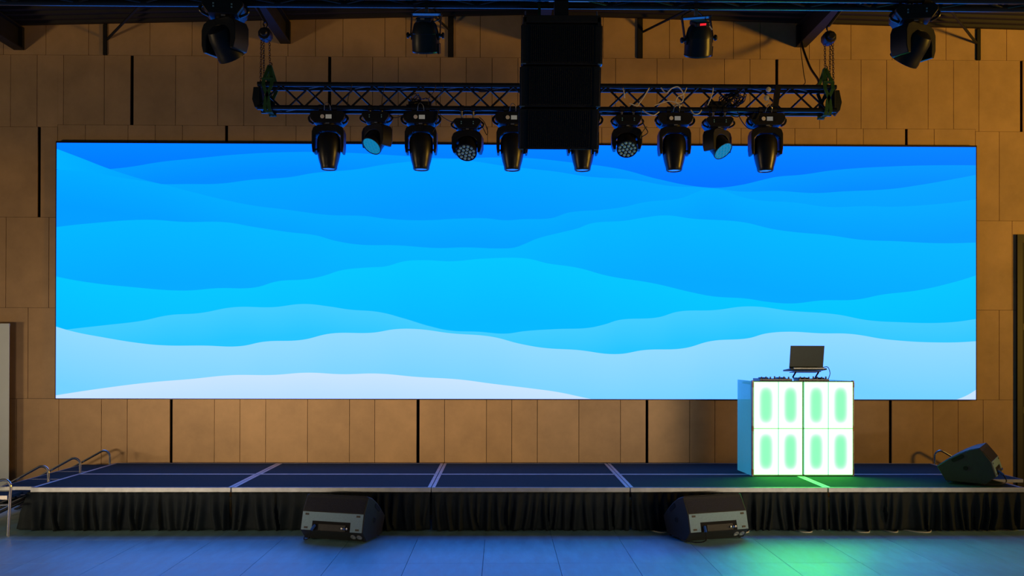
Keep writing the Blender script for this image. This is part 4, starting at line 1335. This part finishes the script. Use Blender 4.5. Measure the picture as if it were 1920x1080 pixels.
# white receiver with two round antennas near the right end of the truss
rc = thing('wireless_receiver', 'dark tilted bar with two pale round knobs strapped in the truss', 'receiver', (3.50, RTY - 0.15, RTZ))
MB().box((0.035, 0, 0.0), (0.055, 0.04, 0.22), Matrix.Rotation(math.radians(8), 3, 'Y')).build('bar', 'black', rc)
for (x_, z_) in ((-0.055, 0.065), (-0.075, -0.02)):
    MB().lathe([(0.010, -0.014), (0.026, -0.008), (0.026, 0.008), (0.010, 0.014)], 14, T(x_, -0.02, z_) @ RX(PI / 2)).build('round_knob', 'dome', rc)
MB().tube(spline([(-0.075, -0.02, -0.02), (-0.05, -0.02, -0.06), (-0.10, -0.02, -0.09)], 5), 0.005, 5).build('lead', 'dome', rc)

gb = 'thin black cables along the truss'
cable('black_cable', 'thick black cable hanging from the right roof beam down to the truss', [(4.372, 1.9, 5.60), (4.36, 1.85, 5.50), (4.33, 1.5, 5.15), (4.22, 0.9, 4.80), (4.0, 0.5, 4.62), (3.83, RTY, top + 0.026)], 0.014, 'black_cable', gb)
cable('black_cable', 'thin black cable hanging from the right roof beam beside the thick one', [(4.352, 1.9, 5.60), (4.32, 1.8, 5.45), (4.22, 1.4, 5.05), (4.03, 0.8, 4.75), (3.78, RTY, top + 0.026)], 0.005, 'black_cable', gb)
cable('black_cable', 'thin black cable drooping below the truss left of the left wash head', [(-0.60 + 0.14, F, bot - 0.07), (-0.40, F, bot - 0.11), (-0.30, F, bot - 0.08), (-0.22, F, bot - 0.04)], 0.004, 'black_cable', gb)
cable('black_cable', 'thin black cable looping from the truss to the wash head left of the array', [(0.05, F, bot - 0.02), (0.07, F, bot - 0.08), (0.14, F, bot - 0.13), (0.21, F, bot - 0.16)], 0.004, 'black_cable', gb)
cable('black_cable', 'thin black cable hanging down right of the second beam head from left', [(0.05, F, bot - 0.02), (0.035, F, bot - 0.10), (0.03, F, bot - 0.17), (-0.01, F, bot - 0.26)], 0.004, 'black_cable', gb)
cable('black_cable', 'black cable loop hanging at the right of the dotted wash head left of the array', [(0.47, F, bot - 0.10), (0.52, F, bot - 0.15), (0.555, F, bot - 0.24), (0.545, F, bot - 0.28), (0.50, F, bot - 0.20), (0.45, F, bot - 0.16)], 0.004, 'black_cable', gb)
cable('black_cable', 'black cable with a dangling plug between the two right heads beside the array', [(2.14, F, bot - 0.03), (2.15, F, bot - 0.12), (2.18, F, bot - 0.19), (2.21, F, bot - 0.25), (2.16, F, bot - 0.29), (2.13, F, bot - 0.31), (2.16, F, bot - 0.24), (2.20, F, bot - 0.19)], 0.0055, 'black_cable', gb)
cable('black_cable', 'black cable sagging in an arc between the two rightmost heads', [(3.05, F, bot - 0.06), (3.13, F, bot - 0.085), (3.20, F, bot - 0.06), (3.27, F, bot - 0.10), (3.33, F, bot - 0.11), (3.37, F, bot - 0.04)], 0.005, 'black_cable', gb)
cable('black_cable', 'black cable drooping into the base of the rightmost beam head', [(3.14, F, bot - 0.03), (3.18, F, bot - 0.12), (3.25, F, bot - 0.20), (3.34, F, bot - 0.21)], 0.005, 'black_cable', gb)
for k, (xa, xb, zt) in enumerate(((-0.84, -0.88, 0.2), (-0.50, -0.53, 0.18), (0.02, -0.05, 0.22), (0.10, 0.03, 0.2), (0.40, 0.60, 0.06))):
    lab = ['thin black cable crossing the truss left of the first wash head', 'thin black cable crossing the truss above the first wash head', 'thin black cable rising from the left cable tangle',
           'second thin black cable rising right of the left cable tangle', 'thin black cable sagging inside the truss just left of the line array'][k]
    if k == 4:
        pts = [(xa, F, top - 0.02), (xa + 0.05, F, top - 0.07), (xb - 0.06, F, top - 0.075), (xb, F, top - 0.03)]
    else:
        pts = [(xa, F, top - 0.01), (xa - 0.015, F, top - 0.07), (xb, F, bot + 0.09), (xb - 0.005, F, bot + 0.02)]
    cable('black_cable', lab, pts, 0.0045, 'black_cable', gb)

# ------------------------------------------------------------------ pale dome above the line array and a small lamp on the front truss
dm = thing('pendant_dome', 'pale round dome whose underside just shows above the line array', 'pendant', (1.26, -2.13, 4.535))
MB().lathe([(0.02, 0.0), (0.16, 0.006), (0.26, 0.024), (0.305, 0.055), (0.315, 0.085), (0.30, 0.10), (0.02, 0.11)], 36).build('dome_shell', 'dome', dm)
MB().tube([(0, 0, 0.10), (0, 0, 1.55)], 0.012, 8).build('stem', 'black', dm)
sp = thing('small_lamp', 'small tilted lamp with a pale round face clipped on the front truss, upper right', 'lamp', (3.285, FTY, FB + 0.05))
mx = T(0, 0.02, 0.005) @ RY(0.5) @ RX(PI / 2 + 0.5)
MB(mx).lathe([(0.016, -0.06), (0.028, -0.05), (0.034, 0.03), (0.034, 0.04), (0.030, 0.041)], 18).build('housing', 'black', sp)
MB(mx).lathe([(0.030, 0.036), (0.022, 0.042), (0.006, 0.044)], 16).build('lamp_face', 'white_dial', sp)
MB().tube([(0, 0.02, 0.02), (0, -0.10, 0.02)], 0.008, 6).build('bracket', 'truss', sp)
